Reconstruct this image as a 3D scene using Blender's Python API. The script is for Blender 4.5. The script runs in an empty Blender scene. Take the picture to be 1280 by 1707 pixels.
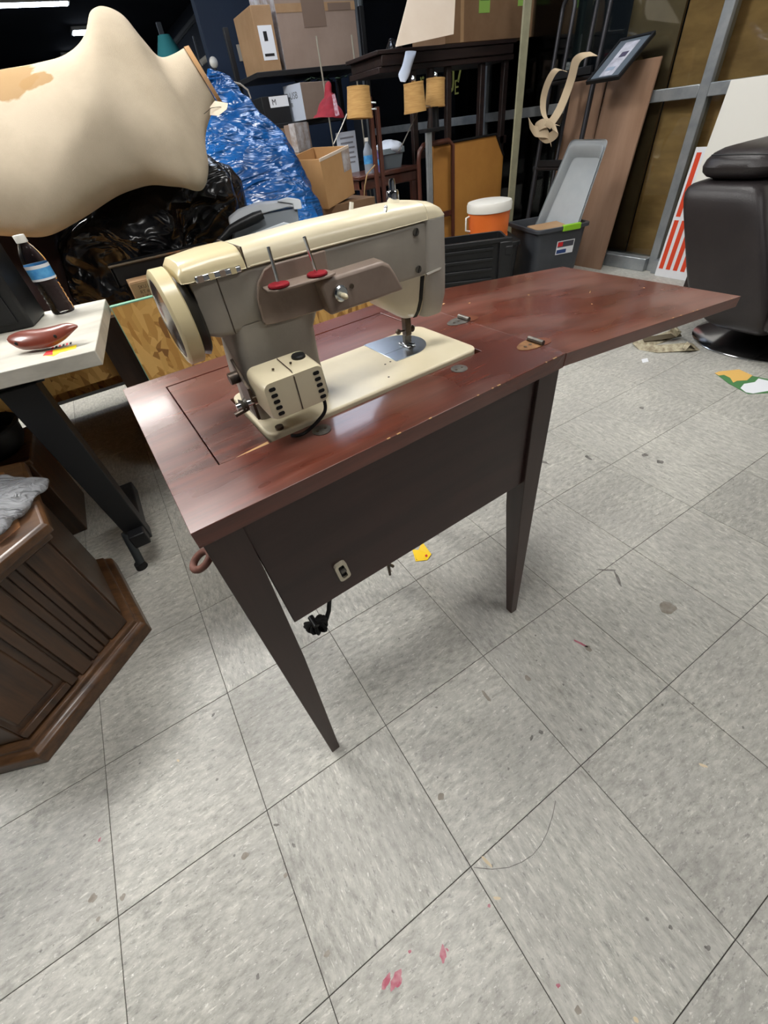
import bpy, bmesh, math, random
from mathutils import Vector, Matrix, noise
random.seed(7)
SC = bpy.context.scene
COL = SC.collection
R = math.radians

# ---------------------------------------------------------------- camera
FPX = 682.16
CAM_YAW, CAM_PITCH, CAM_ROLL = -0.4563495, -0.7549294, -0.1501546
CAM_POS = Vector((0.81745, -0.66567, 1.03944))
CAM_R = (Matrix.Rotation(CAM_YAW, 3, 'Z') @ Matrix.Rotation(math.pi / 2 + CAM_PITCH, 3, 'X')
         @ Matrix.Rotation(CAM_ROLL, 3, 'Z'))
cd = bpy.data.cameras.new('camera')
cd.sensor_fit = 'HORIZONTAL'; cd.sensor_width = 36.0; cd.lens = FPX / 1280 * 36.0
cd.clip_start = 0.02; cd.clip_end = 100
cam = bpy.data.objects.new('camera', cd); COL.objects.link(cam)
cam.matrix_world = Matrix.Translation(CAM_POS) @ CAM_R.to_4x4()
SC.camera = cam

# ---------------------------------------------------------------- world, view
w = bpy.data.worlds.new('world'); SC.world = w; w.use_nodes = True
bg = w.node_tree.nodes['Background']
bg.inputs[0].default_value = (0.55, 0.62, 0.75, 1); bg.inputs[1].default_value = 0.12
SC.view_settings.view_transform = 'Standard'; SC.view_settings.look = 'None'
SC.view_settings.gamma = 1.0; SC.view_settings.use_curve_mapping = False
SC.view_settings.exposure = 0.0
CEIL = 3.05
# ceiling troffers: (x, y, length x, length y, strength)
TROFFERS = [(0.25, 2.05, 1.2, 0.6, 46, 'twin-row ceiling panel above the chipboard bin'), (2.65, 3.50, 0.95, 0.70, 13, 'bluish ceiling panel above the hutch and shelving'),
            (-2.0, 1.6, 1.2, 0.6, 40, 'ceiling panel above the left aisle'), (0.95, -0.35, 1.2, 0.6, 18, 'ceiling panel straight above the sewing cabinet'),
            (2.9, -2.1, 1.2, 0.6, 15, 'added fill panel over the open floor near the storefront'), (3.1, 1.0, 1.2, 0.6, 16, 'ceiling panel above the recliner'),  # the panel near the storefront is unseen, added as general fill
            (0.2, 5.6, 1.2, 0.6, 26, 'ceiling panel beside the navy partition'),
            (1.30, 10.9, 1.8, 0.22, 20, 'long glowing ceiling strip at the start of the dark aisle'), (2.78, 13.1, 0.85, 0.4, 20, 'glowing ceiling strip behind the dress form shoulder, second along the aisle'),
            (2.55, 15.7, 0.7, 0.4, 20, 'short glowing ceiling strip at the far end of the dark aisle')]

def ray(px, py):
    return CAM_R @ Vector(((px - 640) / FPX, -(py - 853.5) / FPX, -1.0))

def at(px, py, x=None, y=None, z=None, t=None):
    """point of the place on a world plane (x=, y=, z=) or at a depth t"""
    d = ray(px, py)
    if x is not None: t = (x - CAM_POS.x) / d.x
    elif y is not None: t = (y - CAM_POS.y) / d.y
    elif z is not None: t = (z - CAM_POS.z) / d.z
    return CAM_POS + d * t

# ---------------------------------------------------------------- materials
MATS = {}
def nd(nt, typ, **kw):
    n = nt.nodes.new(typ)
    for k, v in kw.items():
        if k in n.inputs: n.inputs[k].default_value = v
        else: setattr(n, k, v)
    return n

def c4(c): return (c[0], c[1], c[2], 1.0)
def srgb(r, g, b):
    f = lambda v: (v / 255 / 12.92) if v / 255 <= 0.04045 else ((v / 255 + 0.055) / 1.055) ** 2.4
    return (f(r), f(g), f(b))

def mat(name, col, rough=0.5, metal=0.0, col2=None, scale=6.0, bump=0.0, bscale=80.0, coat=0.0,
        trans=0.0, ior=1.45, stretch=(1, 1, 1), lo=0.35, hi=0.65, detail=5.0, emit=0.0, spec=0.5, rvar=0.0, sss=0.0, alpha=1.0):
    if name in MATS: return MATS[name]
    m = bpy.data.materials.new(name); m.use_nodes = True; nt = m.node_tree
    b = nt.nodes['Principled BSDF']
    b.inputs['Base Color'].default_value = c4(col); b.inputs['Roughness'].default_value = rough
    b.inputs['Metallic'].default_value = metal; b.inputs['Coat Weight'].default_value = coat
    b.inputs['Coat Roughness'].default_value = 0.12
    b.inputs['Transmission Weight'].default_value = trans; b.inputs['IOR'].default_value = ior
    b.inputs['Specular IOR Level'].default_value = spec
    b.inputs['Alpha'].default_value = alpha
    if emit:
        b.inputs['Emission Color'].default_value = c4(col); b.inputs['Emission Strength'].default_value = emit
    tc = nd(nt, 'ShaderNodeTexCoord'); mp = nd(nt, 'ShaderNodeMapping')
    mp.inputs['Scale'].default_value = stretch
    nt.links.new(tc.outputs['Object'], mp.inputs['Vector'])
    if col2 is not None:
        n = nd(nt, 'ShaderNodeTexNoise', Scale=scale, Detail=detail, Roughness=0.6)
        nt.links.new(mp.outputs[0], n.inputs['Vector'])
        r = nd(nt, 'ShaderNodeValToRGB')
        r.color_ramp.elements[0].position = lo; r.color_ramp.elements[0].color = c4(col)
        r.color_ramp.elements[1].position = hi; r.color_ramp.elements[1].color = c4(col2)
        nt.links.new(n.outputs['Fac'], r.inputs[0]); nt.links.new(r.outputs[0], b.inputs['Base Color'])
        if rvar:
            mr = nd(nt, 'ShaderNodeMapRange'); mr.inputs['To Min'].default_value = rough; mr.inputs['To Max'].default_value = rough + rvar
            nt.links.new(n.outputs['Fac'], mr.inputs[0]); nt.links.new(mr.outputs[0], b.inputs['Roughness'])
    if bump:
        n2 = nd(nt, 'ShaderNodeTexNoise', Scale=bscale, Detail=3.0)
        nt.links.new(mp.outputs[0], n2.inputs['Vector'])
        bp = nd(nt, 'ShaderNodeBump', Strength=bump); bp.inputs['Distance'].default_value = 0.004
        nt.links.new(n2.outputs['Fac'], bp.inputs['Height']); nt.links.new(bp.outputs[0], b.inputs['Normal'])
    MATS[name] = m
    return m

def wood(name, dark, light, rough=0.35, coat=0.0, axis='X', scale=3.0, worn=None):
    """grain streaks along one axis, with optional pale worn patches"""
    if name in MATS: return MATS[name]
    m = bpy.data.materials.new(name); m.use_nodes = True; nt = m.node_tree; L = nt.links
    b = nt.nodes['Principled BSDF']; b.inputs['Roughness'].default_value = rough
    b.inputs['Coat Weight'].default_value = coat; b.inputs['Coat Roughness'].default_value = 0.1
    tc = nd(nt, 'ShaderNodeTexCoord'); mp = nd(nt, 'ShaderNodeMapping')
    mp.inputs['Scale'].default_value = {'X': (1, 14, 14), 'Y': (14, 1, 14), 'Z': (14, 14, 1)}[axis]
    L.new(tc.outputs['Object'], mp.inputs[0])
    n = nd(nt, 'ShaderNodeTexNoise', Scale=scale, Detail=8.0, Roughness=0.65, Distortion=0.04); L.new(mp.outputs[0], n.inputs['Vector'])
    r = nd(nt, 'ShaderNodeValToRGB'); r.color_ramp.elements[0].position = 0.3; r.color_ramp.elements[0].color = c4(dark)
    r.color_ramp.elements[1].position = 0.72; r.color_ramp.elements[1].color = c4(light)
    L.new(n.outputs['Fac'], r.inputs[0]); out = r.outputs[0]
    n3 = nd(nt, 'ShaderNodeTexNoise', Scale=2.6, Detail=4.0); L.new(tc.outputs['Object'], n3.inputs['Vector'])
    mr = nd(nt, 'ShaderNodeMapRange'); mr.inputs['From Min'].default_value = 0.3; mr.inputs['From Max'].default_value = 0.7
    mr.inputs['To Min'].default_value = 0.65; mr.inputs['To Max'].default_value = 1.25
    L.new(n3.outputs['Fac'], mr.inputs[0])
    mx = nd(nt, 'ShaderNodeMix', data_type='RGBA', blend_type='MULTIPLY'); mx.inputs[0].default_value = 1.0
    L.new(out, mx.inputs[6]); L.new(mr.outputs[0], mx.inputs[7]); out = mx.outputs[2]
    if worn is not None:
        n4 = nd(nt, 'ShaderNodeTexNoise', Scale=4.0, Detail=3.0, Roughness=0.45, Distortion=0.0)
        mp4 = nd(nt, 'ShaderNodeMapping'); mp4.inputs['Scale'].default_value = (0.8, 2.0, 1.0)
        L.new(tc.outputs['Object'], mp4.inputs[0]); L.new(mp4.outputs[0], n4.inputs['Vector'])
        r4 = nd(nt, 'ShaderNodeMapRange'); r4.inputs['From Min'].default_value = 0.46; r4.inputs['From Max'].default_value = 0.85
        r4.inputs['To Max'].default_value = 0.55
        L.new(n4.outputs['Fac'], r4.inputs[0])
        m4 = nd(nt, 'ShaderNodeMix', data_type='RGBA'); m4.inputs[7].default_value = c4(worn)
        L.new(r4.outputs[0], m4.inputs[0]); L.new(out, m4.inputs[6]); out = m4.outputs[2]
        r5 = nd(nt, 'ShaderNodeMapRange'); r5.inputs['To Min'].default_value = rough; r5.inputs['To Max'].default_value = rough + 0.2
        L.new(r4.outputs[0], r5.inputs[0]); L.new(r5.outputs[0], b.inputs['Roughness'])
        fs = nd(nt, 'ShaderNodeTexNoise', Scale=40.0, Detail=3.0); mpf = nd(nt, 'ShaderNodeMapping'); mpf.inputs['Scale'].default_value = (0.25, 2.2, 1)
        L.new(tc.outputs['Object'], mpf.inputs[0]); L.new(mpf.outputs[0], fs.inputs['Vector'])
        rf = nd(nt, 'ShaderNodeMapRange'); rf.inputs['From Min'].default_value = 0.64; rf.inputs['From Max'].default_value = 0.72; rf.inputs['To Max'].default_value = 0.12
        L.new(fs.outputs['Fac'], rf.inputs[0]); mf = nd(nt, 'ShaderNodeMix', data_type='RGBA'); mf.inputs[7].default_value = c4(worn); L.new(rf.outputs[0], mf.inputs[0]); L.new(out, mf.inputs[6]); out = mf.outputs[2]
    L.new(out, b.inputs['Base Color'])
    bp = nd(nt, 'ShaderNodeBump', Strength=0.06); bp.inputs['Distance'].default_value = 0.002
    L.new(n.outputs['Fac'], bp.inputs['Height']); L.new(bp.outputs[0], b.inputs['Normal'])
    MATS[name] = m
    return m

def tile_material():
    m = bpy.data.materials.new('vinyl_tile'); m.use_nodes = True; nt = m.node_tree; L = nt.links
    b = nt.nodes['Principled BSDF']
    tc = nd(nt, 'ShaderNodeTexCoord'); oi = nd(nt, 'ShaderNodeObjectInfo'); geo = nd(nt, 'ShaderNodeNewGeometry')
    add = nd(nt, 'ShaderNodeVectorMath', operation='MULTIPLY_ADD'); add.inputs[1].default_value = (1, 1, 1)
    sc = nd(nt, 'ShaderNodeVectorMath', operation='SCALE'); sc.inputs['Scale'].default_value = 7.31
    L.new(oi.outputs['Location'], sc.inputs[0]); L.new(tc.outputs['Object'], add.inputs[0]); L.new(sc.outputs[0], add.inputs[2])
    def streak(scale, sx, sy, seed):
        mp = nd(nt, 'ShaderNodeMapping'); mp.inputs['Scale'].default_value = (sx, sy, 1); mp.inputs['Location'].default_value = (seed, seed * 1.7, 0)
        mp.inputs['Rotation'].default_value = (0, 0, 0.35)
        L.new(add.outputs[0], mp.inputs[0])
        n = nd(nt, 'ShaderNodeTexNoise', Scale=scale, Detail=6.0, Roughness=0.7); L.new(mp.outputs[0], n.inputs['Vector'])
        return n.outputs['Fac']
    def ramp(fac, a, bb, t0=0.0, t1=1.0):
        r = nd(nt, 'ShaderNodeMapRange'); r.inputs['From Min'].default_value = a; r.inputs['From Max'].default_value = bb
        r.inputs['To Min'].default_value = t0; r.inputs['To Max'].default_value = t1
        L.new(fac, r.inputs[0]); return r.outputs[0]
    def mixc(fac, ca, cb, blend='MIX'):
        x = nd(nt, 'ShaderNodeMix', data_type='RGBA', blend_type=blend)
        if isinstance(fac, float): x.inputs[0].default_value = fac
        else: L.new(fac, x.inputs[0])
        for i, c in ((6, ca), (7, cb)):
            if isinstance(c, tuple): x.inputs[i].default_value = c4(c)
            else: L.new(c, x.inputs[i])
        return x.outputs[2]
    base = mixc(ramp(streak(34, 1, 2.4, 0), 0.32, 0.66), srgb(140, 138, 130), srgb(206, 204, 194))
    base = mixc(ramp(streak(9, 1, 1.6, 13), 0.35, 0.65, 0, 0.5), base, srgb(172, 170, 163))
    base = mixc(ramp(streak(44, 0.6, 3.4, 3), 0.595, 0.65, 0, .65), base, srgb(232, 230, 220))
    base = mixc(ramp(streak(85, 1.0, 1.8, 23), 0.60, 0.66, 0, .8), base, srgb(230, 229, 222))
    base = mixc(ramp(streak(48, 1.0, 2.6, 8), 0.58, 0.66, 0, 0.6), base, srgb(104, 103, 100))
    base = mixc(ramp(streak(120, 1.0, 1.4, 5), 0.63, 0.70, 0, 0.7), base, srgb(78, 76, 74))
    # dirt of the place in world space: broad traffic grime and small dark specks
    g = nd(nt, 'ShaderNodeTexNoise', Scale=2.2, Detail=6.0, Roughness=0.62); L.new(geo.outputs['Position'], g.inputs['Vector'])
    base = mixc(ramp(g.outputs['Fac'], 0.42, 0.70, 0, 0.40), base, srgb(128, 126, 122))
    v = nd(nt, 'ShaderNodeTexVoronoi', Scale=17.0); L.new(geo.outputs['Position'], v.inputs['Vector'])
    wn = nd(nt, 'ShaderNodeTexNoise', Scale=150.0, Detail=2.0); L.new(geo.outputs['Position'], wn.inputs['Vector'])
    ad = nd(nt, 'ShaderNodeMath', operation='MULTIPLY_ADD'); ad.inputs[1].default_value = 0.11; L.new(wn.outputs['Fac'], ad.inputs[0]); L.new(v.outputs['Distance'], ad.inputs[2])
    base = mixc(ramp(ad.outputs[0], 0.088, 0.108, 0.6, 0.0), base, srgb(62, 58, 54))
    sc2 = nd(nt, 'ShaderNodeTexNoise', Scale=9.0, Detail=8.0, Roughness=0.8); L.new(geo.outputs['Position'], sc2.inputs['Vector'])
    base = mixc(ramp(sc2.outputs['Fac'], 0.57, 0.68, 0, 0.34), base, srgb(96, 92, 88))
    # each tile its own slight tone
    tone = ramp(oi.outputs['Random'], 0, 1, 0.93, 1.05)
    base = mixc(1.0, base, tone, 'MULTIPLY')
    L.new(base, b.inputs['Base Color'])
    L.new(ramp(g.outputs['Fac'], 0.3, 0.7, 0.34, 0.52), b.inputs['Roughness'])
    bp = nd(nt, 'ShaderNodeBump', Strength=0.08); bp.inputs['Distance'].default_value = 0.002
    L.new(g.outputs['Fac'], bp.inputs['Height']); L.new(bp.outputs[0], b.inputs['Normal'])
    return m

def osb_material(name='osb_board', gain=1.0):
    m = bpy.data.materials.new(name); m.use_nodes = True; nt = m.node_tree; L = nt.links
    b = nt.nodes['Principled BSDF']; b.inputs['Roughness'].default_value = 0.6
    tc = nd(nt, 'ShaderNodeTexCoord')
    cols = []
    for k, rot in enumerate((0.5, -0.7, 1.3)):
        mr0 = nd(nt, 'ShaderNodeMapping'); mr0.inputs['Rotation'].default_value = (0, rot * 1.2, 0)
        mp = nd(nt, 'ShaderNodeMapping')
        mp.inputs['Scale'].default_value = (1, 1, 4.2); mp.inputs['Location'].default_value = (k * 3.1, k, k * 2)
        L.new(tc.outputs['Object'], mr0.inputs[0]); L.new(mr0.outputs[0], mp.inputs[0])
        v = nd(nt, 'ShaderNodeTexVoronoi', Scale=8.0 + 3 * k); v.inputs['Randomness'].default_value = 1.0
        L.new(mp.outputs[0], v.inputs['Vector'])
        r = nd(nt, 'ShaderNodeValToRGB'); e = r.color_ramp.elements
        e[0].color = c4(srgb(128, 84, 40)); e[1].color = c4(srgb(228, 182, 108))
        x = e.new(0.18); x.color = c4(srgb(186, 134, 64)); x = e.new(0.7); x.color = c4(srgb(212, 164, 90))
        sp = nd(nt, 'ShaderNodeSeparateColor'); L.new(v.outputs['Color'], sp.inputs[0]); L.new(sp.outputs[0], r.inputs[0])
        cols.append((r.outputs[0], sp.outputs[1]))
    out = cols[0][0]
    for c, f in cols[1:]:
        g = nd(nt, 'ShaderNodeMath', operation='GREATER_THAN'); g.inputs[1].default_value = 0.5; L.new(f, g.inputs[0])
        mx = nd(nt, 'ShaderNodeMix', data_type='RGBA'); L.new(g.outputs[0], mx.inputs[0]); L.new(out, mx.inputs[6]); L.new(c, mx.inputs[7]); out = mx.outputs[2]
    L.new(out, b.inputs['Base Color'])
    MATS[name] = m
    return m

M_TILE = tile_material()
M_OSB = osb_material()
M_GROUT = mat('tile_joint', srgb(58, 55, 52), 0.8)
M_NAVY = mat('navy_paint', srgb(26, 40, 62), 0.6, col2=srgb(30, 45, 68), scale=3)
M_DARKCEIL = mat('dark_ceiling', srgb(26, 32, 42), 0.8)
M_ALU = mat('aluminium_frame', srgb(150, 156, 160), 0.35, 0.6, col2=srgb(172, 176, 178), scale=12)
M_TOP = wood('mahogany_top', srgb(74, 34, 25), srgb(112, 55, 40), 0.27, 0.22, 'X', 5.0, worn=srgb(150, 116, 106))
M_MAHOG = wood('mahogany_dark', srgb(50, 28, 26), srgb(66, 40, 36), 0.42, 0.0, 'X', 2.0)
M_LEG = wood('mahogany_leg', srgb(54, 35, 32), srgb(70, 47, 42), 0.42, 0.0, 'Z', 2.0)
M_RAW = wood('raw_wood', srgb(196, 150, 96), srgb(222, 184, 130), 0.7)
M_CREAM = mat('cream_enamel', srgb(214, 202, 170), 0.34, col2=srgb(226, 215, 186), scale=5, coat=0.15)
M_CREAMY = mat('yellowed_cream_enamel', srgb(212, 196, 150), 0.3, col2=srgb(224, 209, 168), scale=6, coat=0.2)
M_GREYEN = mat('dusty_grey_enamel', srgb(150, 144, 134), 0.42, col2=srgb(168, 161, 150), scale=9, bump=0.05, bscale=160)
M_TAUPE = mat('taupe_enamel', srgb(136, 119, 108), 0.42, col2=srgb(154, 137, 124), scale=12, bump=0.06, bscale=200)
M_CHROME = mat('chrome', (0.82, 0.83, 0.85), 0.12, 1.0)
M_STEEL = mat('brushed_steel', (0.62, 0.66, 0.70), 0.25, 1.0)
M_OILED = mat('oily_dark_steel', (0.05, 0.04, 0.035), 0.4, 0.6, col2=(0.13, 0.095, 0.065), scale=60)
M_BLACKP = mat('black_plastic', srgb(22, 23, 25), 0.42, bump=0.05, bscale=300)
M_BLACKM = mat('black_metal', srgb(16, 17, 20), 0.5)
M_RED = mat('red_felt', srgb(150, 22, 36), 0.95, bump=0.5, bscale=900)
M_SLOT = mat('vent_slot_black', srgb(8, 8, 9), 0.7)
M_BRASS = mat('worn_brass', srgb(172, 128, 84), 0.4, 0.8, col2=srgb(120, 84, 58), scale=60)
M_NICKEL = mat('tarnished_nickel', srgb(120, 116, 108), 0.45, 0.7, col2=srgb(84, 80, 76), scale=80)
M_MARBLE = mat('marble_laminate', srgb(208, 204, 192), 0.35, col2=srgb(170, 167, 156), scale=4, stretch=(1, 3, 3), lo=0.45, hi=0.75, detail=8)
M_CARD = mat('cardboard', srgb(150, 118, 84), 0.8, col2=srgb(164, 132, 98), scale=5, bump=0.05, bscale=60)
M_CARDD = mat('cardboard_brown', srgb(112, 84, 58), 0.8, col2=srgb(126, 98, 72), scale=5)
M_CARDP = mat('cardboard_pale', srgb(206, 190, 172), 0.8, col2=srgb(214, 200, 184), scale=3)
M_CARDG = mat('cardboard_greyish', srgb(138, 118, 104), 0.8, col2=srgb(150, 130, 116), scale=4)
M_WHITE = mat('white_paper', srgb(224, 226, 230), 0.7)
M_PAPERB = mat('bluish_white_paper', srgb(196, 204, 218), 0.7)
M_INK = mat('black_ink', srgb(26, 24, 24), 0.8)
M_INKB = mat('brown_ink', srgb(74, 52, 36), 0.8)
M_TAPE = mat('clear_tape', srgb(198, 196, 200), 0.15, coat=0.5, col2=srgb(150, 134, 122), scale=14)
M_FORM = mat('dress_form_cloth', srgb(172, 158, 136), 0.9, col2=srgb(187, 173, 151), scale=5, bump=0.25, bscale=500)
M_STAIN = mat('tan_cloth_stain', srgb(184, 146, 92), 0.92, col2=srgb(196, 160, 108), scale=30, bump=0.25, bscale=500)
def film(name, col, col2, rough, stretch, scale, dist):
    m = mat(name, col, rough, col2=col2, scale=3); nt = m.node_tree; L = nt.links; b = nt.nodes['Principled BSDF']
    tc = nd(nt, 'ShaderNodeTexCoord'); h = None
    for k, (s, wgt) in enumerate(((scale, 1.0), (scale * 2.7, 0.28))):
        mp = nd(nt, 'ShaderNodeMapping'); mp.inputs['Scale'].default_value = stretch; mp.inputs['Location'].default_value = (k * 3.3, k, 0); mp.inputs['Rotation'].default_value = (0.2 * k, 0.5 * k, 0.4)
        L.new(tc.outputs['Object'], mp.inputs[0])
        n = nd(nt, 'ShaderNodeTexNoise', Scale=s, Detail=2.0, Roughness=0.5, Distortion=1.2); L.new(mp.outputs[0], n.inputs['Vector'])
        s1 = nd(nt, 'ShaderNodeMath', operation='SUBTRACT'); s1.inputs[1].default_value = 0.5; L.new(n.outputs['Fac'], s1.inputs[0])
        s2 = nd(nt, 'ShaderNodeMath', operation='ABSOLUTE'); L.new(s1.outputs[0], s2.inputs[0])
        s3 = nd(nt, 'ShaderNodeMath', operation='MULTIPLY'); s3.inputs[1].default_value = -wgt; L.new(s2.outputs[0], s3.inputs[0])
        if h is None: h = s3.outputs[0]
        else:
            ad = nd(nt, 'ShaderNodeMath', operation='ADD'); L.new(h, ad.inputs[0]); L.new(s3.outputs[0], ad.inputs[1]); h = ad.outputs[0]
    bp = nd(nt, 'ShaderNodeBump', Strength=1.0); bp.inputs['Distance'].default_value = dist
    L.new(h, bp.inputs['Height']); L.new(bp.outputs[0], b.inputs['Normal'])
    return m
M_BAGK = film('black_bag_film', srgb(12, 12, 14), srgb(20, 21, 24), 0.26, (1, 1, 1.6), 2.6, 0.10)
M_BAGB = film('blue_bag_film', srgb(6, 50, 98), srgb(14, 82, 146), 0.27, (1, 1, 3.4), 2.3, 0.10)
M_GLASS = mat('clear_plastic', (0.95, 0.97, 1.0), 0.05, trans=1.0, ior=1.2)
M_LABELB = mat('blue_bottle_label', srgb(40, 120, 196), 0.35, col2=srgb(96, 170, 220), scale=30)
M_LEATHER = mat('black_leather', srgb(38, 34, 35), 0.38, col2=srgb(48, 43, 43), scale=4, bump=0.25, bscale=260)
M_STRAW = mat('straw_shade', srgb(198, 158, 98), 0.8, col2=srgb(176, 134, 78), scale=14, stretch=(1, 1, 16), bump=0.2, bscale=40)
M_DWOOD = wood('dark_oak', srgb(44, 29, 19), srgb(86, 58, 36), 0.35, 0.15, 'Z', 3.0)
M_DWOODX = wood('dark_oak_flat', srgb(56, 37, 24), srgb(104, 72, 45), 0.35, 0.15, 'X', 3.0)
M_HUTCH = wood('hutch_wood', srgb(24, 18, 18), srgb(50, 34, 31), 0.4, 0.0, 'X', 2.0)
M_CHAIRW = wood('red_brown_wood', srgb(66, 36, 28), srgb(100, 56, 42), 0.35, 0.1, 'Z', 2.0)
M_ORANGE = mat('orange_plastic', srgb(226, 108, 40), 0.45, col2=srgb(236, 122, 54), scale=4)
M_WHITEP = mat('white_plastic', srgb(224, 222, 214), 0.4)
M_TOTE = mat('charcoal_plastic', srgb(58, 61, 66), 0.45, col2=srgb(64, 67, 72), scale=6)
M_LIME = mat('lime_plastic', srgb(132, 186, 40), 0.4)
M_FROST = mat('frosted_plastic', srgb(208, 214, 218), 0.35, trans=0.25, col2=srgb(190, 198, 204), scale=4)
M_TANP = mat('tan_fibreboard', srgb(190, 134, 62), 0.7, col2=srgb(170, 116, 52), scale=2.5, detail=8)
M_RUBBER = mat('black_rubber', srgb(18, 18, 19), 0.7)

# ---------------------------------------------------------------- mesh builder
class MB:
    """collects shapes (given in world, or in the frame M) into one mesh"""
    def __init__(s, M=None):
        s.bm = bmesh.new(); s.M = M if M is not None else Matrix.Identity(4)
    def v(s, p): return s.bm.verts.new(s.M @ Vector(p))
    def f(s, vs):
        try: return s.bm.faces.new(vs)
        except ValueError: return None
    def box(s, c, d, rot=None):
        h = Vector(d) / 2; rm = rot if rot is not None else Matrix.Identity(3); c = Vector(c)
        vs = [s.v(c + rm @ Vector((h.x * a, h.y * b, h.z * e))) for a in (-1, 1) for b in (-1, 1) for e in (-1, 1)]
        for q in ((0, 1, 3, 2), (4, 6, 7, 5), (0, 4, 5, 1), (2, 3, 7, 6), (0, 2, 6, 4), (1, 5, 7, 3)): s.f([vs[i] for i in q])
        return s
    def b2(s, a, b):
        a, b = Vector(a), Vector(b)
        return s.box((a + b) / 2, [abs(b[i] - a[i]) for i in range(3)])
    def hexa(s, lo, hi):
        """solid between two matching polygons"""
        A = [s.v(p) for p in lo]; B = [s.v(p) for p in hi]; n = len(A)
        s.f(A[::-1]); s.f(B)
        for i in range(n): s.f((A[i], A[(i + 1) % n], B[(i + 1) % n], B[i]))
        return s
    def prism(s, poly, off):
        off = Vector(off); return s.hexa([Vector(p) for p in poly], [Vector(p) + off for p in poly])
    def loft(s, secs, cap=True, ring=True):
        rows = [[s.v(p) for p in sec] for sec in secs]; n = len(rows[0])
        for a, b in zip(rows, rows[1:]):
            for i in range(n if ring else n - 1):
                j = (i + 1) % n; s.f((a[i], a[j], b[j], b[i]))
        if cap and ring: s.f(rows[0][::-1]); s.f(rows[-1])
        return s
    def frame(s, ax):
        ax = Vector(ax).normalized(); up = Vector((0, 0, 1)) if abs(ax.z) < 0.9 else Vector((1, 0, 0))
        x = up.cross(ax).normalized(); return x, ax.cross(x)
    def cyl(s, p0, p1, r0, r1=None, n=16, cap=True):
        p0, p1 = Vector(p0), Vector(p1); r1 = r0 if r1 is None else r1; x, y = s.frame(p1 - p0)
        cs = [(math.cos(2 * math.pi * i / n), math.sin(2 * math.pi * i / n)) for i in range(n)]
        return s.loft([[p0 + (x * a + y * b) * r0 for a, b in cs], [p1 + (x * a + y * b) * r1 for a, b in cs]], cap)
    def lathe(s, prof, o, ax=(0, 0, 1), n=24, cap=True, sx=1.0, sy=1.0):
        o, ax = Vector(o), Vector(ax).normalized(); x, y = s.frame(ax)
        cs = [(math.cos(2 * math.pi * i / n), math.sin(2 * math.pi * i / n)) for i in range(n)]
        return s.loft([[o + ax * h + (x * a * sx + y * b * sy) * r for a, b in cs] for r, h in prof], cap)
    def tube(s, pts, r, n=8, cap=True):
        pts = [Vector(p) for p in pts]; secs = []; px = None
        for i, p in enumerate(pts):
            t = (pts[min(i + 1, len(pts) - 1)] - pts[max(i - 1, 0)]).normalized()
            if px is None: px, _ = s.frame(t)
            px = (px - t * px.dot(t)).normalized(); py = t.cross(px)
            rr = r[i] if isinstance(r, (list, tuple)) else r
            secs.append([p + (px * math.cos(2 * math.pi * k / n) + py * math.sin(2 * math.pi * k / n)) * rr for k in range(n)])
        return s.loft(secs, cap)
    def ribbon(s, pts, wvec, th):
        pts = [Vector(p) for p in pts]; wv = Vector(wvec) / 2; secs = []
        for i, p in enumerate(pts):
            t = (pts[min(i + 1, len(pts) - 1)] - pts[max(i - 1, 0)]).normalized()
            nn = t.cross(wv).normalized() * th / 2
            secs.append([p - wv - nn, p + wv - nn, p + wv + nn, p - wv + nn])
        return s.loft(secs)
    def ball(s, c, r, n=16, m=10):
        c = Vector(c); r = Vector(r) if hasattr(r, '__len__') else Vector((r, r, r))
        secs = []
        for k in range(m + 1):
            a = math.pi * (0.02 + 0.96 * k / m)
            secs.append([c + Vector((r.x * math.sin(a) * math.cos(2 * math.pi * i / n), r.y * math.sin(a) * math.sin(2 * math.pi * i / n), -r.z * math.cos(a))) for i in range(n)])
        return s.loft(secs)
    def displace(s, fn):
        s.bm.normal_update()
        mv = [(v, v.co + v.normal * fn(v.co)) for v in s.bm.verts]
        for v, c in mv: v.co = c
        return s
    def build(s, name, m, parent=None, smooth=35, bevel=0.0, seg=2, sub=0):
        bm = s.bm
        bmesh.ops.recalc_face_normals(bm, faces=bm.faces)
        me = bpy.data.meshes.new(name); o = bpy.data.objects.new(name, me); COL.objects.link(o)
        if parent is not None:
            root = parent
            while root.parent is not None: root = root.parent
            bm.transform(root.matrix_basis.inverted()); o.parent = parent
        else:
            xs = [v.co for v in bm.verts]
            lo = Vector([min(c[i] for c in xs) for i in range(3)]); hi = Vector([max(c[i] for c in xs) for i in range(3)])
            org = Vector(((lo.x + hi.x) / 2, (lo.y + hi.y) / 2, lo.z))
            bm.transform(Matrix.Translation(-org)); o.matrix_basis = Matrix.Translation(org)
        bm.to_mesh(me); bm.free()
        me.materials.append(m)
        if smooth:
            me.shade_smooth(); me.set_sharp_from_angle(angle=R(smooth))
        if bevel:
            b = o.modifiers.new('bevel', 'BEVEL'); b.width = bevel; b.segments = seg; b.limit_method = 'ANGLE'; b.angle_limit = R(40)
            b.harden_normals = False
        if sub:
            u = o.modifiers.new('sub', 'SUBSURF'); u.levels = sub; u.render_levels = sub
        return o

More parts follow.
